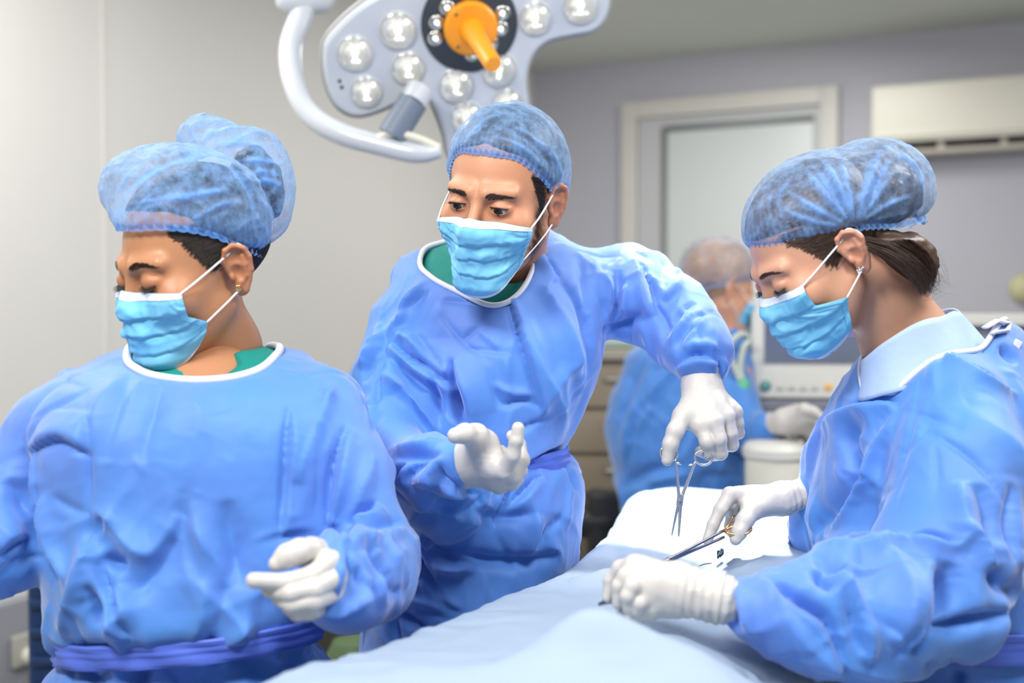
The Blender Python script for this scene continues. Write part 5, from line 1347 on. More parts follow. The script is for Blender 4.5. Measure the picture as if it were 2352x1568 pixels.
arm3a = chainf([(2190, 930, 1.45, 118), (2200, 1080, 1.40, 132), (2190, 1240, 1.36, 145), (2130, 1370, 1.33, 150), (2010, 1425, 1.30, 136), (1870, 1420, 1.275, 112), (1742, 1396, 1.265, 86)], .04)
arm3b = chainf([(2010, 930, 1.62, 80), (1940, 1050, 1.64, 75), (1905, 1160, 1.645, 70), (1880, 1220, 1.65, 56), (1862, 1160, 1.635, 40)], .03)
f3 = union([L3, (arm3a, .025), (arm3b, .02)])
C3 = [('v', 4, 6, [(2120, 790), (2110, 870), (2092, 960), (2065, 1070), (2040, 1140)]), ('F', 12, 12, [(1880, 975), (1960, 935), (2040, 920), (2058, 935)]), ('v', 13, 18, [(1990, 960), (1940, 1010), (1960, 1070), (1980, 1110)]),
      ('r', 9, 14, [(2055, 940), (2010, 1040), (1950, 1140), (1900, 1210)]), ('v', 12, 16, [(1925, 1030), (1950, 1100), (1900, 1170), (1850, 1230)]), ('v', 4, 6, [(2095, 975), (2170, 1010), (2240, 1060), (2320, 1150)]),
      ('v', 3, 5, [(2145, 1010), (2150, 1070), (2155, 1140)]), ('v', 4, 6, [(1990, 1090), (2010, 1130), (2050, 1120)]), ('F', 9, 10, [(2060, 1240), (2130, 1230), (2200, 1250)]),
      ('F', 14, 10, [(1860, 1265), (1940, 1268), (1960, 1270), (2080, 1235)]), ('v', 14, 10, [(1865, 1275), (1920, 1290), (1955, 1300)]), ('r', 11, 12, [(1885, 1235), (1930, 1250), (2020, 1245), (2080, 1225)]),
      ('v', 13, 10, [(1870, 1300), (1900, 1330), (1922, 1345)]), ('r', 10, 14, [(1930, 1300), (1960, 1380), (1990, 1450), (2000, 1520)]), ('v', 12, 13, [(1940, 1350), (1965, 1420), (1985, 1500)]),
      ('F', 12, 16, [(1760, 1320), (1830, 1380), (1900, 1440), (1945, 1560)]), ('v', 10, 13, [(1780, 1340), (1820, 1400), (1870, 1450), (1920, 1530)]), ('v', 8, 10, [(1660, 1350), (1680, 1400), (1690, 1450)]), ('r', 8, 10, [(1690, 1340), (1710, 1400), (1730, 1460)]),
      ('r', 8, 20, [(2060, 1270), (2080, 1370), (2060, 1480)]), ('F', 13, 12, [(2155, 1290), (2145, 1360), (2120, 1450), (2090, 1500)]), ('v', 14, 20, [(2180, 1290), (2170, 1370), (2140, 1430)]), ('r', 10, 16, [(2190, 1260), (2240, 1230), (2270, 1290), (2280, 1320)]),
      ('v', 11, 14, [(2270, 1300), (2310, 1340), (2352, 1370)]), ('v', 8, 22, [(2240, 1110), (2270, 1180), (2290, 1290)]), ('v', 8, 14, [(2330, 1110), (2332, 1200), (2345, 1290)]), ('r', 8, 18, [(2200, 1100), (2220, 1180), (2215, 1230)]),
      ('v', 12, 10, [(2130, 1435), (2180, 1445), (2240, 1430), (2340, 1410)]), ('v', 9, 9, [(2130, 1530), (2170, 1560)]), ('v', 9, 9, [(2180, 1520), (2210, 1568)]), ('F', 5, 6, [(2130, 785), (2200, 820), (2270, 860), (2340, 900)]), ('v', 8, 10, [(2300, 790), (2325, 815), (2340, 830)])]
lo3 = np.array([at(1640, 0, 1.26)[0] - .02, 1.10, .35]); hi3 = np.array([at(2620, 0, 1.56)[0] + .02, 1.80, 1.50])
g3 = gown('surgical_gown', p3, f3, lo3, hi3, M['gown'], C3, loop=loop3, ck=1.5, seed=31, crumple=.0024, cdepth=.05, tr=.004)
up3 = fit_loop([(1984, 828, 1.505), (2028, 786, 1.470), (2090, 750, 1.460), (2155, 726, 1.478), (2200, 716, 1.53), (2172, 714, 1.59), (2090, 738, 1.61), (2020, 778, 1.59), (1988, 816, 1.55)])
def ang_loop(L, n=160, dz=0, k=1.0):
    c = L.mean(0); th = np.arctan2(L[:, 1] - c[1], L[:, 0] - c[0]); o = np.argsort(th); t3 = np.concatenate([th[o] - 2 * np.pi, th[o], th[o] + 2 * np.pi])
    A = np.linspace(-np.pi, np.pi, n, endpoint=False)
    P = np.stack([np.interp(A, t3, np.tile(L[o, a], 3)) for a in range(3)], 1)
    return c + (P - c) * [k, k, 1] + [0, 0, dz]
ra, rb = ang_loop(up3), ang_loop(loop3, dz=-.050, k=.985)
rows = [ra + (rb - ra) * t + (ra - ra.mean(0)) * [1, 1, 0] * .10 * math.sin(t * math.pi) * -.35 + np.array([0, 0, 1]) * (.0015 * np.sin(np.arange(160) * .21 + t * 7))[:, None] for t in np.linspace(0, 1, 12)]
V = np.concatenate(rows); Q = np.array([(r * 160 + i, r * 160 + (i + 1) % 160, (r + 1) * 160 + (i + 1) % 160, (r + 1) * 160 + i) for r in range(11) for i in range(160)])
co = to_obj('scrub_collar', V, Q, M['scrub_blue'], p3); q_ = co.modifiers.new('thickness', 'SOLIDIFY'); q_.thickness = .003
A_ = np.linspace(-62, 60, 60); ZZ = np.linspace(at(2130, 1490, 1.42)[2], at(2352, 1470, 1.42)[2], 60)
strip_belt(g3, waist(L3, ZZ, ZZ, .006, -62, 60, 60), .040, M['belt'], 'waist_tie')
a, b = at(2296, 742, 1.50), at(2322, 760, 1.50)
m = MB(); m.tube([at(2262, 752, 1.47), at(2290, 736, 1.48), at(2318, 742, 1.49), at(2312, 760, 1.48), at(2280, 764, 1.465)], .006, 8, flat=.4); m.build('neck_tie', M['trim'], g3)
m = MB(); m.box(at(2328, 805, 1.475), (.010, .004, .030), rot(0, 0, 28), .001); m.build('tie_tab', M['trim'], g3)
# far hand with the needle holder
glove(p3, (1800, 1145, 1.615, 36), [(1676, 1134, 1.585, 17), (1690, 1140, 1.60, 17), (1700, 1150, 1.615, 16), (1708, 1162, 1.63, 15)],
      [[(1676, 1136, 1.585, 17), (1655, 1170, 1.575, 15), (1638, 1205, 1.57, 13.5), (1625, 1240, 1.565, 11.5)],
       [(1692, 1146, 1.60, 15), (1678, 1160, 1.59, 13), (1684, 1180, 1.60, 12), (1700, 1182, 1.615, 11)],
       [(1700, 1155, 1.615, 15), (1680, 1185, 1.61, 13), (1676, 1208, 1.61, 12), (1688, 1216, 1.62, 11)],
       [(1708, 1165, 1.63, 14), (1690, 1200, 1.625, 12), (1682, 1224, 1.622, 11), (1694, 1230, 1.63, 10)]],
      [(1765, 1158, 1.60, 26), (1728, 1170, 1.575, 24), (1710, 1196, 1.56, 19), (1698, 1220, 1.553, 17), (1690, 1238, 1.55, 14)],
      cuff=[(1800, 1143, 1.615, 36), (1846, 1136, 1.625, 38)], extra=[[(1790, 1148, 1.61, 32), (1730, 1148, 1.60, 26), (1700, 1142, 1.60, 20)]], h=.0013)
# near hand gripping the forceps
glove(p3, (1560, 1352, 1.275, 60), [(1458, 1300, 1.272, 26), (1455, 1325, 1.262, 25), (1465, 1354, 1.255, 24), (1478, 1380, 1.258, 22)],
      [[(1456, 1298, 1.275, 24), (1424, 1304, 1.285, 18), (1402, 1332, 1.29, 15.5), (1396, 1372, 1.288, 13.5)],
       [(1454, 1320, 1.262, 22), (1436, 1322, 1.262, 18), (1421, 1346, 1.262, 16), (1419, 1384, 1.264, 14)],
       [(1462, 1346, 1.255, 22), (1452, 1346, 1.246, 18), (1441, 1368, 1.244, 16), (1444, 1398, 1.25, 14)],
       [(1478, 1372, 1.255, 24), (1468, 1384, 1.247, 18), (1462, 1400, 1.25, 15), (1470, 1410, 1.26, 13)]],
      [(1520, 1385, 1.27, 32), (1490, 1400, 1.262, 24), (1462, 1412, 1.27, 18), (1440, 1408, 1.275, 14), (1425, 1400, 1.28, 12)],
      cuff=[(1565, 1355, 1.272, 57), (1655, 1374, 1.262, 58)], extra=[[(1545, 1350, 1.275, 60), (1505, 1338, 1.272, 46), (1475, 1312, 1.275, 30)]])
# cap, hair, face
capm3 = cap_mat('blue_cap_right', (.26, .44, .74), .20, (.17, .40, .90))
c3a = ellpx(1905, 480, 1.52, 186, 128, 142, -16); c3b = ellpx(2010, 440, 1.53, 130, 122, 140, 8)
capf3 = lambda P: smin(smin(c3a(P), c3b(P), .02), s_ell(hd3.l(P), (0, .020, .042), (.0825, .106, .0895)) * hd3.s, .02)
apex = (1962, 524)
C3c = [('r', 6, 6, [apex, (1900, 455), (1845, 380)]), ('r', 6, 6, [apex, (1930, 440), (1885, 355)]), ('r', 5, 5, [apex, (1945, 430), (1930, 350)]), ('r', 7, 8, [apex, (1995, 420), (2025, 340)]),
       ('r', 5, 5, [apex, (2020, 440), (2060, 390)]), ('r', 5, 5, [apex, (2040, 470), (2095, 450)]), ('r', 4, 5, [apex, (1890, 490), (1800, 435)]), ('r', 4, 5, [apex, (1870, 510), (1790, 480)]),
       ('r', 4, 5, [apex, (2050, 500), (2110, 490)]), ('r', 4, 4, [(1800, 510), (1790, 450), (1830, 390)]), ('r', 3, 3, [(1770, 515), (1765, 460), (1790, 410)]), ('r', 3, 3, [(1745, 520), (1745, 480), (1760, 440)]),
       ('r', 5, 6, [(2070, 340), (2110, 400), (2125, 460)]), ('r', 4, 5, [(2030, 330), (2090, 370), (2118, 430)]), ('r', 4, 5, [(2080, 520), (2110, 500), (2128, 460)]), ('v', 4, 6, [(1985, 500), (2010, 430), (2050, 350)]), ('v', 4, 6, [(1945, 500), (1915, 440), (1870, 370)])]
make_cap(hd3, capf3, np.array([at(1690, 0, 1.5)[0], 1.30, at(0, 640, 1.45)[2]]), np.array([at(2170, 0, 1.55)[0], 1.72, at(0, 290, 1.5)[2]]),
         [(0, .064), (45, .046), (80, .026), (100, .020), (130, .0), (160, -.03), (180, -.045)], p3, capm3, C3c, gather=.0005, ng=60, noise_amp=.0022, specs_ridge=1.0)
hair3 = scalp(hd3, p3, M['hair2'], [(0, .066), (45, .062), (65, .058), (80, .034), (92, .020), (110, -.035), (180, -.07)], .0022)
hv = [ellpx(2005, 455, 1.53, 112, 98, 118, 8), ellpx(1925, 480, 1.52, 160, 105, 122, -16)]
Vb, Qb = net(lambda P: smax(smin(hv[0](P), hv[1](P), .02) + .003 * ridged(P * 60, 3), .030 - hd3.l(P)[:, 2] - np.clip(hd3.l(P)[:, 1] * .55, -.03, .05), .006), at(1960, 470, 1.53) - .16, at(1960, 470, 1.53) + .16, .004)
to_obj('hair_under_cap', Vb, Qb, M['hair2'], hair3)
nb = [ellpx(2098, 600, 1.50, 52, 62, 70, -25), ellpx(2050, 570, 1.49, 80, 42, 70, 20)]
Vb, Qb = net(lambda P: smin(nb[0](P), nb[1](P), .02) + .003 * ridged(P * [40, 40, 90], 2), at(2085, 600, 1.5) - .12, at(2085, 600, 1.5) + .12, .004)
to_obj('hair_bun', Vb, Qb, M['hair2'], hair3)
def pxstrands(lines, n, mm, parent, r=.0004, jit=7, dj=.012, seed=1, droop=0):
    """loose hairs between two guiding picture polylines with depth"""
    rr = np.random.default_rng(seed); A = [cat(np.arange(len(l)), np.array(l, float), 12)[1] for l in lines]; out = []
    for i in range(n):
        u = rr.random() * (len(A) - 1.001); k_ = int(u); w = u - k_
        q = A[k_] * (1 - w) + A[k_ + 1] * w
        q = q + np.array([*(rr.normal(size=2) * jit * .4), rr.normal() * dj * .5]) + np.linspace(0, 1, 12)[:, None] ** 1.5 * np.array([*(rr.normal(size=2) * jit), rr.normal() * dj])
        out.append(np.array([at(*z) for z in q]))
    m = MB().strands(out, r); return m.build('loose_hair', mm, parent)
pxstrands([[(1990, 545, 1.425), (2050, 560, 1.42), (2110, 600, 1.43), (2145, 650, 1.46)], [(1998, 575, 1.425), (2050, 600, 1.42), (2095, 640, 1.43), (2120, 670, 1.45)], [(2090, 550, 1.43), (2130, 580, 1.45), (2150, 630, 1.47), (2130, 670, 1.48)]], 520, M['hair2'], hair3, .00042, 6)
pxstrands([[(2120, 560, 1.47), (2155, 600, 1.48), (2165, 650, 1.49)], [(2090, 640, 1.45), (2130, 675, 1.46), (2165, 650, 1.47)]], 60, M['hair2'], hair3, .0002, 14, seed=4)
temple(hd3, M['hair2'], hair3, [(.058, -.062, .054), (.066, -.046, .038), (.071, -.032, .018), (.073, -.024, .0), (.074, -.016, -.012)], [(.078, .0, .045), (.0785, .0, .034), (.079, .002, .022), (.078, .0, .012), (.077, -.002, .0)], 950, seed=5, r=.00045, jitter=.007, bulge=.003)
brow(hd3, M['hair2'], p3, .8, .004, .0165, .6, 220); lashes(hd3, M['black'], p3, True, 40, .0105)
make_mask(hd3, p3, ears=(1,), seed=9, ztop=-.014, side=(-.012, -.108), chin=-.128, av=[(0, 50), (.36, 50), (.48, 80), (1, 68)], vl=.48, bunch=.5)
c_ = hd3.w((.0795, .006, -.036)); nn = hd3.R @ np.array([1, -.2, -.05])
m = MB(); m.lathe(c_, [(.0006, -.001), (.0022, -.001), (.0022, .0010), (.0006, .0018)], nn, 10)
u = np.cross(nn, [0, 0, 1]); u /= ln(u); w = np.cross(nn, u)
for q in range(5):
    a = q * 2 * math.pi / 5; m.lathe(c_ + .0030 * (math.cos(a) * u + math.sin(a) * w), [(.0004, -.0006), (.0017, -.0006), (.0015, .0010), (.0004, .0015)], nn, 8)
m.build('earring', mat('silver_earring', (.85, .85, .85), .15, metal=1), p3)
# needle holder in her far hand: gilded rings, steel shanks and jaw towards the near hand
A0, A1 = at(1662, 1226, 1.552), at(1528, 1290, 1.46)
ax = A0 - A1; Lh = ln(ax); ax /= Lh
def NH(t, off=(0, 0)): return A1 + ax * (t * Lh) + vv * off[0] + ww * off[1]
vv = np.cross(ax, [0, 1, 0]); vv /= ln(vv); vv = -vv if vv[2] < 0 else vv; ww = np.cross(ax, vv)
nh = thing('needle_holder', 'long gilt-handled needle holder in the seated-back fingers of the right woman', 'needle holder', tuple(NH(.5)))
nh['label'] = 'long needle holder with gilded rings in the right woman\'s far hand'
for sg in (-1, 1):
    m = MB(); m.tube([NH(t, (sg * (.0012 + .0035 * max(0, t - .05)), sg * .0008)) for t in np.linspace(.0, 1.0, 12)], np.linspace(.0024, .0021, 12), 10); m.build('shank', M['steel_dark'], nh)
m = MB(); m.tube([NH(-.22), NH(-.10), NH(.0), NH(.08)], [.0016, .0028, .0038, .0036], 10); m.build('jaw', M['steel_dark'], nh)
m = MB(); m.tube([NH(1.0, (.004, 0)), at(1680, 1210, 1.553), at(1690, 1206, 1.556), at(1706, 1212, 1.56)], .0023, 10); m.build('ratchet', M['gold'], nh)
R1 = [(1668, 1222, 1.55), (1690, 1228, 1.545), (1712, 1226, 1.545), (1724, 1217, 1.55), (1722, 1211, 1.565), (1700, 1208, 1.575), (1676, 1214, 1.565)]
B = np.array([at(*q) for q in R1]); B = np.concatenate([B[-2:], B, B[:3]]); t, y = cat(np.arange(len(B)), B, 200); y = y[(t >= 2) & (t < 2 + len(R1))]
m = MB(); m.tube(y, .0021, 10, closed=True); m.build('finger_ring', M['gold'], nh)
R1 = [(1668, 1216, 1.56), (1676, 1200, 1.565), (1684, 1186, 1.575), (1692, 1192, 1.585), (1690, 1208, 1.585), (1680, 1218, 1.575)]
B = np.array([at(*q) for q in R1]); B = np.concatenate([B[-2:], B, B[:3]]); t, y = cat(np.arange(len(B)), B, 200); y = y[(t >= 2) & (t < 2 + len(R1))]
m = MB(); m.tube(y, .0021, 10, closed=True); m.build('finger_ring', M['gold'], nh)
# forceps under the near hand
fc = thing('forceps', 'dark steel forceps tips poking out under the right woman\'s near hand', 'forceps', tuple(at(1400, 1388, 1.29)))
for dy in (-5, 5):
    m = MB(); m.tube([at(1374, 1388 + dy * .2, 1.285), at(1400, 1378 + dy, 1.285), at(1430, 1386 + dy, 1.27), at(1470, 1396 + dy, 1.262)], [.0011, .0018, .0022, .0024], 8); m.build('arm', M['steel_dark'], fc)
# ================================================================== the background nurse
print('T back', time.time() - T0)
hd4 = Head(112, 16, 0, .97, (0, .018, .038), 1652, 626, 3.1)
L4 = Loft([(752, 1630, 1700, 3.12, .05), (775, 1530, 1712, 3.12, .09), (800, 1468, 1716, 3.12, .12), (860, 1432, 1722, 3.12, .14), (950, 1400, 1735, 3.12, .15), (1040, 1402, 1738, 3.12, .15), (1095, 1415, 1715, 3.12, .14),
           (1110, 1412, 1712, 3.12, .14), (1150, 1425, 1720, 3.12, .15), (1300, 1430, 1730, 3.12, .16), (1800, 1400, 1760, 3.13, .18)])
p4, body4 = person('background nurse in blue gown, blurred, facing the patient monitor', (at(1575, 1500, 3.12)[0], 3.14), hd4, M['skin_w2'],
    [(1660, 660, 3.11, 42), (1668, 720, 3.12, 42), (1650, 800, 3.12, 60)],
    [(1610, 850, 3.12, 75), (1580, 1000, 3.12, 90), (1575, 1200, 3.13, 85)],
    [[(1690, 870, 3.04, 40), (1700, 985, 2.95, 34), (1790, 975, 2.82, 24)], [(1500, 870, 3.2, 40), (1500, 960, 3.28, 30)]],
    (at(1575, 1150, 3.14)[0], 3.14, .86))
arm4 = chainf([(1660, 850, 3.06, 58), (1690, 950, 2.97, 52), (1715, 990, 2.93, 40), (1758, 985, 2.86, 36)], .04)
f4 = union([L4, (arm4, .02)])
C4 = [('r', 12, 22, [(1540, 800), (1480, 880), (1440, 980), (1430, 1060)]), ('v', 12, 18, [(1480, 830), (1440, 920), (1420, 1000)]), ('r', 10, 20, [(1560, 830), (1500, 900), (1460, 1000)]), ('v', 10, 18, [(1600, 960), (1560, 1030), (1500, 1080)]),
      ('v', 14, 16, [(1430, 1120), (1480, 1090), (1560, 1070)]), ('r', 10, 14, [(1440, 1135), (1500, 1105), (1590, 1085)]), ('v', 12, 14, [(1600, 1090), (1650, 1096), (1710, 1092)]), ('r', 10, 20, [(1600, 900), (1600, 980), (1560, 1060)])]
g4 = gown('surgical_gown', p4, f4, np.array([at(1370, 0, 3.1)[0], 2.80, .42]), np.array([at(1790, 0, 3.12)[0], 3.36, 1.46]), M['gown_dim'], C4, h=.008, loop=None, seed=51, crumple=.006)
glove(p4, (1800, 975, 2.80, 24), [(1850, 960, 2.76, 17), (1858, 968, 2.77, 16), (1860, 978, 2.78, 15), (1856, 986, 2.79, 14)],
      [[(1850, 958, 2.76, 15), (1872, 960, 2.75, 11), (1885, 975, 2.745, 9)], [(1858, 968, 2.77, 14), (1878, 975, 2.765, 10), (1886, 988, 2.76, 8.5)],
       [(1858, 978, 2.78, 13), (1874, 985, 2.775, 10), (1880, 996, 2.77, 8)], [(1852, 986, 2.79, 12), (1866, 996, 2.785, 9), (1868, 1003, 2.78, 8)]],
      [(1825, 955, 2.78, 18), (1848, 940, 2.75, 14), (1870, 945, 2.735, 11), (1884, 955, 2.73, 9)], cuff=[(1800, 972, 2.80, 24), (1766, 975, 2.85, 27)], extra=[[(1805, 965, 2.80, 30), (1835, 955, 2.785, 28)]], h=.0024)
capm4 = cap_mat('faint_blue_cap', (.38, .40, .52), .22, (.22, .32, .66))
make_cap(hd4, lambda P: s_ell(hd4.l(P), (0, .024, .040), (.090, .112, .098)) * hd4.s, hd4.w((0, 0, 0)) - .17, hd4.w((0, 0, 0)) + .2, [(0, .055), (60, .035), (95, .010), (180, -.05)], p4, capm4, (), h=.005, ng=30, noise_amp=.004)
h4 = scalp(hd4, p4, M['hair3'], [(0, .066), (60, .05), (80, .01), (100, -.02), (180, -.07)], .006)
make_mask(hd4, p4, ears=(-1,), seed=12)
# glasses
m = MB()
for sx in (-1, 1):
    A = np.linspace(0, 2 * np.pi, 28, endpoint=False)
    m.tube(hd4.w(np.stack([sx * .032 + .024 * np.cos(A), np.full(28, -.108), -.006 + .018 * np.sin(A)], 1)), .0011, 6, closed=True)
    m.tube(hd4.w([(sx * .056, -.107, .0), (sx * .072, -.06, .002), (sx * .078, .0, .004)]), .0012, 6)
m.tube(hd4.w([(-.009, -.108, -.002), (0, -.112, 0), (.009, -.108, -.002)]), .0011, 6)
m.build('glasses', M['gold'], p4)
# ================================================================== operating table, drape
print('T drape', time.time() - T0)
POLY = np.array([(-.62, .62), (-.40, .88), (-.207, 1.114), (-.144, 1.19), (-.087, 1.29), (-.014, 1.42), (.055, 1.50), (.088, 1.585), (.118, 1.69), (.156, 1.79), (.213, 2.03), (.262, 2.15), (.34, 2.17),
                 (.80, 2.17), (.82, 1.98), (.52, 1.86), (.44, 1.72), (.425, 1.45), (.41, 1.30), (.41, 1.18), (.42, .95), (.44, .62)])
def s_poly(P2, poly):
    d = np.full(len(P2), 1e9); inside = np.zeros(len(P2), bool); n = len(poly)
    for i in range(n):
        a, b = poly[i], poly[(i + 1) % n]; e = b - a; w = P2 - a
        t = np.clip((w @ e) / (e @ e), 0, 1); d = np.minimum(d, ln(w - t[:, None] * e))
        c = ((a[1] <= P2[:, 1]) & (b[1] > P2[:, 1])) | ((b[1] <= P2[:, 1]) & (a[1] > P2[:, 1]))
        xi = a[0] + (P2[:, 1] - a[1]) / (b[1] - a[1] + 1e-12) * (b[0] - a[0])
        inside ^= c & (P2[:, 0] < xi)
    return np.where(inside, -d, d)
def G(x, y, cx, cy, sx, sy, a=0):
    a = math.radians(a); u = (x - cx) * math.cos(a) + (y - cy) * math.sin(a); v = -(x - cx) * math.sin(a) + (y - cy) * math.cos(a)
    return np.exp(-(u / sx) ** 2 - (v / sy) ** 2)
def zdrape(x, y):
    z = 1.087 + 0 * x
    z = z + .036 * G(x, y, .070, 1.085, .055, .045) + .028 * G(x, y, .14, 1.07, .085, .05, -12) + .03 * G(x, y, .0, 1.0, .22, .12)
    z = z + .035 * G(x, y, .30, 1.98, .16, .17) + .02 * G(x, y, .48, 1.80, .12, .2)
    z = z + .006 * G(x, y, .12, 1.45, .12, .10) - .012 * G(x, y, .20, 1.30, .12, .07)
    z = z - .010 * G(x, y, .285, 1.575, .05, .06)
    sx_ = np.clip((x - .17) / .20, 0, 1); sy_ = np.clip((1.45 - y) / .22, 0, 1)
    z = z - .085 * sx_ * sx_ * (3 - 2 * sx_) * sy_ * sy_ * (3 - 2 * sy_)
    return z
def fdrape(P):
    x, y, z = P[:, 0], P[:, 1], P[:, 2]
    dp = s_poly(P[:, :2], POLY)
    low = np.clip((1.05 - z) / .3, 0, 1)
    dp = dp - .012 - low * (.012 + .014 * np.sin(x * 31 + y * 23 + 2 * vnoise(P * 4, 3)))
    return smax(smax(dp, z - zdrape(x, y), .035) * .9, .52 - z, .01)
V, Q = net(fdrape, (-.72, .55, .48), (.92, 2.28, 1.24), .0065)
V = smooth(V, Q, 2); N = vnormals(V, Q)
if (N * (V - V.mean(0))).sum() < 0: N = -N
q = V * [1, 1, .6]; w = np.stack([vnoise(q * 5, 61), vnoise(q * 5, 62), vnoise(q * 5, 63)], 1)
V = V + N * (.0030 * ridged(q * 5 + w, 64) + .0016 * np.maximum(ridged(q * 12 + w * 1.5, 65), 0) ** 1.5 + .0008 * ridged(q * 26 + w * 2, 66))[:, None]
CD = [('r', 9, 9, [(1640, 1330), (1700, 1300), (1790, 1275)]), ('F', 8, 7, [(1700, 1305), (1760, 1268), (1830, 1225), (1880, 1200)]), ('r', 6, 8, [(1720, 1240), (1780, 1232), (1850, 1228)]), ('v', 7, 7, [(1610, 1260), (1640, 1240), (1665, 1215)]),
      ('v', 7, 6, [(1600, 1310), (1635, 1292), (1655, 1272)]), ('v', 7, 6, [(1660, 1270), (1700, 1240), (1725, 1200)]), ('v', 5, 5, [(1565, 1240), (1590, 1230), (1600, 1205)]), ('v', 6, 7, [(1455, 1262), (1462, 1230), (1470, 1190)]),
      ('v', 7, 10, [(1420, 1290), (1415, 1262), (1400, 1240)]), ('v', 9, 14, [(1340, 1270), (1370, 1290), (1400, 1295)]), ('F', 12, 9, [(1302, 1326), (1350, 1322), (1400, 1298)]), ('v', 5, 6, [(1570, 1205), (1575, 1240), (1590, 1280)]),
      ('v', 5, 12, [(1300, 1400), (1200, 1470), (1080, 1530)]), ('r', 4, 14, [(1000, 1480), (1120, 1440), (1240, 1400)]), ('r', 8, 9, [(1650, 1450), (1720, 1490), (1790, 1520)]), ('v', 9, 10, [(1640, 1500), (1720, 1540), (1800, 1560)]), ('r', 7, 8, [(1740, 1500), (1830, 1530), (1900, 1555)]),
      ('v', 10, 12, [(1500, 1425), (1600, 1450), (1680, 1490)]), ('r', 6, 7, [(1590, 1330), (1640, 1318), (1700, 1330)])]
V = V + 1.6 * N * scatter(V, N, 300, 77, (.04, .16), (.005, .012), (.0010, .0030), prefer=(1, .3, 0), spread=1.2)[:, None]
V, _ = crease(V, N, CD)
keep = V[Q][:, :, 2].max(1) > .53
V, Q = keep_faces(V, Q, keep)
dr = to_obj('surgical_drape', V, Q, M['drape'])
tag(dr, 'pale blue drape spread over the patient on the operating table', 'drape')
# opening in the drape
oc = at(1654, 1280, 1.575)
for _ in range(8):
    dd = np.hypot(V[:, 0] - oc[0], V[:, 1] - oc[1]); zt_ = V[(dd < .012) & (V[:, 2] > 1.0)][:, 2].mean()
    oc = at(1654, 1280, 1.0); oc = CAMP + (oc - CAMP) * (CAMP[2] - zt_ - .004) / (CAMP[2] - oc[2])
A = np.linspace(0, 2 * np.pi, 28, endpoint=False); r_ = .0048 * (1 + .35 * np.sin(2 * A + .6) + .15 * np.sin(5 * A))
m = MB(); c_ = oc + np.stack([np.cos(A) * r_ * .8 + np.sin(A) * .002, np.sin(A) * r_ * 1.5, .008 + np.sin(A) * r_ * .8], 1)
m.add(list(c_) + list(c_ - [0, 0, .004]), [tuple(range(28))] + [(i, (i + 1) % 28, 28 + (i + 1) % 28, 28 + i) for i in range(28)]); m.build('drape_opening', mat('dark_teal_opening', (.005, .03, .05), .6), dr)
sn = thing('suture_needle', 'thin dark curved suture needle lying on the drape beside the small opening', 'needle', tuple(at(1610, 1300, 1.52)))
m = MB(); m.tube([at(1583, 1309, 1.478), at(1600, 1301, 1.492), at(1618, 1295, 1.505), at(1634, 1293, 1.512)], [.0005, .0008, .0009, .0006], 8); m.build('needle_body', M['steel_dark'], sn)
ot = thing('operating_table', 'operating table hidden under the pale blue drape', 'table', (.27, 1.35, 0))
M['tablepad'] = mat('black_table_pad', (.02, .02, .022), .5)
m = MB(); m.box((.27, 1.35, .86), (.24, 1.05, .07), rot(-8), .02); autosmooth(m.build('top', M['tablepad'], ot))
m = MB(); m.box((.27, 1.35, .45), (.18, .28, .76), rot(-8), .02); autosmooth(m.build('column', M['metal'], ot))
m = MB(); m.box((.27, 1.35, .05), (.30, .8, .10), rot(-8), .03); autosmooth(m.build('base', M['cream'], ot))
# ================================================================== the theatre lamp
print('T lamp', time.time() - T0)
ln_ = np.array([.16, -.86, -.48]); ln_ /= ln(ln_); LP = at(1078, 62, 2.35)
def onp(px, py, off=0.0):
    r = at(px, py, 1.0) - CAMP; t = ((LP + ln_ * off - CAMP) @ ln_) / (r @ ln_); return CAMP + r * t
lx = np.cross(ln_, [0, 0, 1]); lx /= ln(lx); lx = -lx if lx[0] < 0 else lx; ly = np.cross(ln_, lx); ly = -ly if ly[2] < 0 else ly
RLm = np.stack([lx, ly, ln_], 1)
OUT = [(835, 8), (790, 45), (748, 92), (740, 130), (742, 170), (752, 212), (772, 248), (800, 268), (832, 272), (880, 258), (925, 236), (958, 220), (985, 232), (1003, 268), (1020, 315), (1030, 360), (1060, 395), (1120, 405), (1180, 390), (1212, 350),
       (1222, 290), (1218, 240), (1213, 200), (1216, 160), (1232, 125), (1262, 100), (1310, 88), (1360, 78), (1388, 55), (1402, 20), (1404, -30), (1390, -80), (1350, -110), (1290, -110), (1230, -90), (1180, -110), (1150, -160), (1120, -210), (1060, -220), (1010, -200), (985, -150), (960, -95), (920, -50), (880, -20)]
oo = np.array([onp(x, y) for x, y in OUT]); o2 = (oo - LP) @ RLm[:, :2]
B = np.concatenate([o2[-2:], o2, o2[:3]]); t, y = cat(np.arange(len(B)), B, 900); y = y[(t >= 2) & (t < 2 + len(o2))][::3]
lampT = thing('theatre_lamp', 'white petal-shaped theatre lamp with orange handle hanging above the man', 'surgical lamp', tuple(LP))
M['lampw'] = mat('lamp_housing', (.60, .64, .70), .3, coat=.4); M['lampedge'] = mat('lamp_edge', (.42, .43, .40), .4)
M['lamp_dark'] = mat('charcoal_ring', (.045, .055, .07), .35); M['orange'] = mat('orange_handle', (.95, .36, .01), .38, sss=.05)
M['mirror'] = mat('reflector', (.72, .72, .69), .2, metal=1); M['lens'] = mat('clear_lens', (.95, .95, .90), .04, alpha=.34, coat=1.0)
M['led'] = mat('led', (1, .98, .92), .3, emit=((1, .97, .9), 2.2)); M['spark'] = mat('lens_sparkle', (1, .98, .92), .3, emit=((1, .97, .9), 9)); M['grey_sleeve'] = mat('slate_sleeve', (.17, .21, .28), .45)
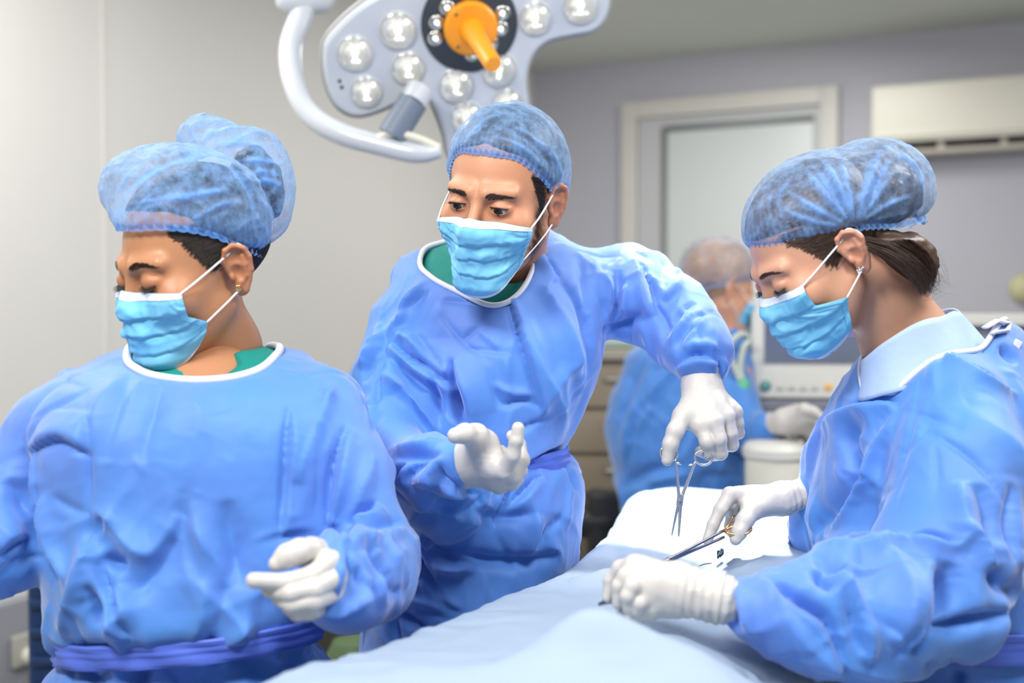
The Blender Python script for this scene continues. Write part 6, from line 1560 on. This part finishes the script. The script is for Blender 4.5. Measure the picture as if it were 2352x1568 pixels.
def slab(poly, z0, z1, inset=.012, name='panel', mm=None, parent=None, holes=None):
    c = poly.mean(0); n = len(poly)
    e = np.roll(poly, -1, 0) - np.roll(poly, 1, 0); nr = np.stack([e[:, 1], -e[:, 0]], 1); nr /= ln(nr)[:, None]
    area = (poly[:, 0] * np.roll(poly[:, 1], -1) - np.roll(poly[:, 0], -1) * poly[:, 1]).sum()
    if area < 0: nr = -nr
    prof = [(-inset * 1.6, z1), (-inset * .8, z1), (-inset * .25, z1 + (z0 - z1) * .08), (0, z1 + (z0 - z1) * .3), (0, z1 + (z0 - z1) * .75), (-inset, z0)]
    rows = [LP + np.concatenate([poly + nr * a, np.full((n, 1), b)], 1) @ RLm.T for a, b in prof]
    V = np.concatenate(rows); F = [(r * n + i, r * n + (i + 1) % n, (r + 1) * n + (i + 1) % n, (r + 1) * n + i) for r in range(len(prof) - 1) for i in range(n)]
    bm = bmesh.new(); vs = [bm.verts.new(v) for v in V]
    for f in F: bm.faces.new([vs[i] for i in f])
    f1_ = bm.faces.new([vs[i] for i in range(n)]); f2_ = bm.faces.new([vs[(len(prof) - 1) * n + i] for i in range(n)][::-1])
    bmesh.ops.triangulate(bm, faces=[f1_, f2_]); bmesh.ops.recalc_face_normals(bm, faces=list(bm.faces))
    me = bpy.data.meshes.new(name); bm.to_mesh(me); bm.free(); me.materials.append(mm)
    o = bpy.data.objects.new(name, me); scene.collection.objects.link(o); o.parent = parent; o.matrix_parent_inverse = Matrix.Translation(-parent.location)
    me.polygons.foreach_set('use_smooth', np.ones(len(me.polygons), bool)); return autosmooth(o, 30)
slab(y, -.062, .0, .012, 'housing', M['lampw'], lampT)
yy_ = y * 1.0
def ringz(c, prof, name, mm, parent, n=36):
    m = MB(); m.lathe(c, prof, ln_, n); return autosmooth(m.build(name, mm, parent), 40)
def offs(p2, r, k): return p2
e = np.roll(y, -1, 0) - np.roll(y, 1, 0); nr = np.stack([e[:, 1], -e[:, 0]], 1); nr /= ln(nr)[:, None]
if (y[:, 0] * np.roll(y[:, 1], -1) - np.roll(y[:, 0], -1) * y[:, 1]).sum() < 0: nr = -nr
m = MB(); m.tube(LP + np.concatenate([y + nr * .001, np.full((len(y), 1), -.018)], 1) @ RLm.T, .004, 8, closed=True); m.build('edge_gasket', M['lampedge'], lampT)
for (x, y_, r) in ((815, 122, 41), (914, 70, 43), (937, 156, 39), (841, 210, 37), (1047, 196, 42), (1146, 160, 42), (1072, 270, 40), (1165, 238, 38), (1229, 42, 39), (1334, 12, 43)):
    c_ = onp(x, y_); R0 = r * mpp(2.33)
    pr = [(R0 * 1.06, -.001), (R0 * 1.06, .003), (R0 * .97, .0045), (R0 * .93, .002), (R0 * .80, -.004 + .006), (R0 * .45, .0012), (R0 * .1, .001)]
    m = MB(); m.lathe(c_, [(R0 * 1.07, 0), (R0 * 1.07, .003), (R0 * .98, .0048), (R0 * .95, .004), (R0 * .95, .0008)], ln_, 40)
    rim = autosmooth(m.build('lamp_pod', M['lampw'], lampT), 50)
    a = np.linspace(0, 1, 9)
    m = MB(); m.lathe(c_, [(R0 * .94 * math.cos(u * 1.45), .0015 + R0 * .42 * (math.sin(u * 1.45))) for u in a[:1]] + [(R0 * .93, .0035), (R0 * .78, .0022), (R0 * .55, .0014), (R0 * .3, .0010), (R0 * .02, .001)], ln_, 40); m.build('reflector', M['mirror'], rim)
    m = MB(); m.lathe(c_, [(R0 * .93 * math.cos(u * math.pi / 2 * .97), .004 + R0 * .45 * math.sin(u * math.pi / 2 * .97)) for u in a], ln_, 40); m.build('lens', M['lens'], rim)
    m = MB(); m.lathe(c_, [(R0 * .16, .001), (R0 * .16, .006), (R0 * .1, .010), (R0 * .02, .011)], ln_, 16); m.build('led', M['led'], rim)
    for q, (dx, dy, rr_) in enumerate(((.42, -.48, .10), (.02, .30, .09), (-.35, .18, .10))):
        m = MB(); cc = c_ + (lx * dx - ly * dy) * R0; m.lathe(cc, [(R0 * rr_, .002), (R0 * rr_ * .8, .004), (R0 * .02, .006)], ln_, 14); m.build('led', M['spark'] if q < 2 else M['mirror'], rim)  # sparkle highlights put in as small glowing and mirror dots
hub = ringz(onp(1078, 55), [(.10 * 1.0, -.01), (.100, .004), (.092, .010), (.06, .011), (.01, .011)], 'centre_ring', M['lamp_dark'], lampT, 56)
for x, y_ in ((1027, 18), (1003, 52), (1000, 88), (1154, 30), (1150, 66), (1084, 124), (1128, 100), (1070, -18)):
    m = MB(); m.lathe(onp(x, y_, .0105), [(.0165, -.002), (.0165, .002), (.014, .004), (.004, .006)], ln_, 20); o = m.build('small_lamp', M['mirror'], hub)
    m = MB(); m.lathe(onp(x, y_, .016), [(.006, -.002), (.005, .001), (.001, .003)], ln_, 12); m.build('led', M['led'], hub)
od = ringz(onp(1080, 62, .011), [(.052, 0), (.056, .004), (.056, .016), (.050, .022), (.02, .024), (.01, .024)], 'handle_flange', M['orange'], lampT, 48)
h0 = onp(1082, 66, .02); h1 = at(1133, 148, 2.20)
m = MB(); m.tube([h0, h0 + (h1 - h0) * .15, h0 + (h1 - h0) * .5, h0 + (h1 - h0) * .96, h1], [.030, .024, .0195, .0175, .015], 28); autosmooth(m.build('handle', M['orange'], lampT), 50)
for x, y_ in ((1048, 34), (1110, 96), (1052, 108)):
    m = MB(); m.lathe(onp(x, y_, .034), [(.003, -.001), (.003, .001), (.0005, .0015)], ln_, 10); m.build('screw', M['lamp_dark'], od)
for x, y_ in ((780, 186), (785, 200)):
    m = MB(); m.lathe(onp(x, y_, .0), [(.004, -.001), (.004, .001), (.0005, .0012)], ln_, 10); m.build('screw', M['lamp_dark'], lampT)
yk = [(712, -40, 2.5), (694, 30, 2.48), (668, 110, 2.45), (676, 190, 2.42), (712, 262, 2.40), (780, 306, 2.38), (870, 332, 2.37), (960, 352, 2.36), (1012, 346, 2.36)]
m = MB(); P_ = np.array([at(*q) for q in yk]); P_ = cat(np.arange(len(P_)), P_, 80)[1]; m.tube(P_, np.interp(np.linspace(0, 1, 80), [0, .1, .5, .85, 1], [.030, .026, .024, .022, .014]), 20); m.build('yoke', M['lampw'], lampT)
m = MB(); P_ = np.array([at(*q) for q in ((855, 322, 2.365), (905, 306, 2.35), (960, 318, 2.35), (1010, 340, 2.355))]); P_ = cat(np.arange(4), P_, 30)[1]; m.tube(P_, .0085, 12); m.build('yoke_slot', M['cream'], lampT)
m = MB(); m.cyl(at(950, 232, 2.36), at(900, 312, 2.36), .031, .031, 28); autosmooth(m.build('swivel', M['grey_sleeve'], lampT))
m = MB(); m.cyl(at(965, 205, 2.37), at(948, 236, 2.36), .030, .028, 28); autosmooth(m.build('swivel_neck', M['lampw'], lampT))
m = MB(); j0 = at(700, -8, 2.49); m.tube([at(640, -8, 2.46), at(680, 0, 2.48), at(735, -4, 2.50), at(760, -40, 2.52)], [.022, .036, .036, .03], 20); m.build('joint', M['lampw'], lampT)
top = at(730, -30, 2.52); m = MB(); m.cyl(top, np.array([top[0], top[1], 2.715]), .03, .03, 24); m.lathe((top[0], top[1], 2.68), [(.03, 0), (.09, .005), (.09, .035), (.02, .038)], (0, 0, 1), 28); m.build('ceiling_mount', M['lampw'], lampT)
print('T done', time.time() - T0)
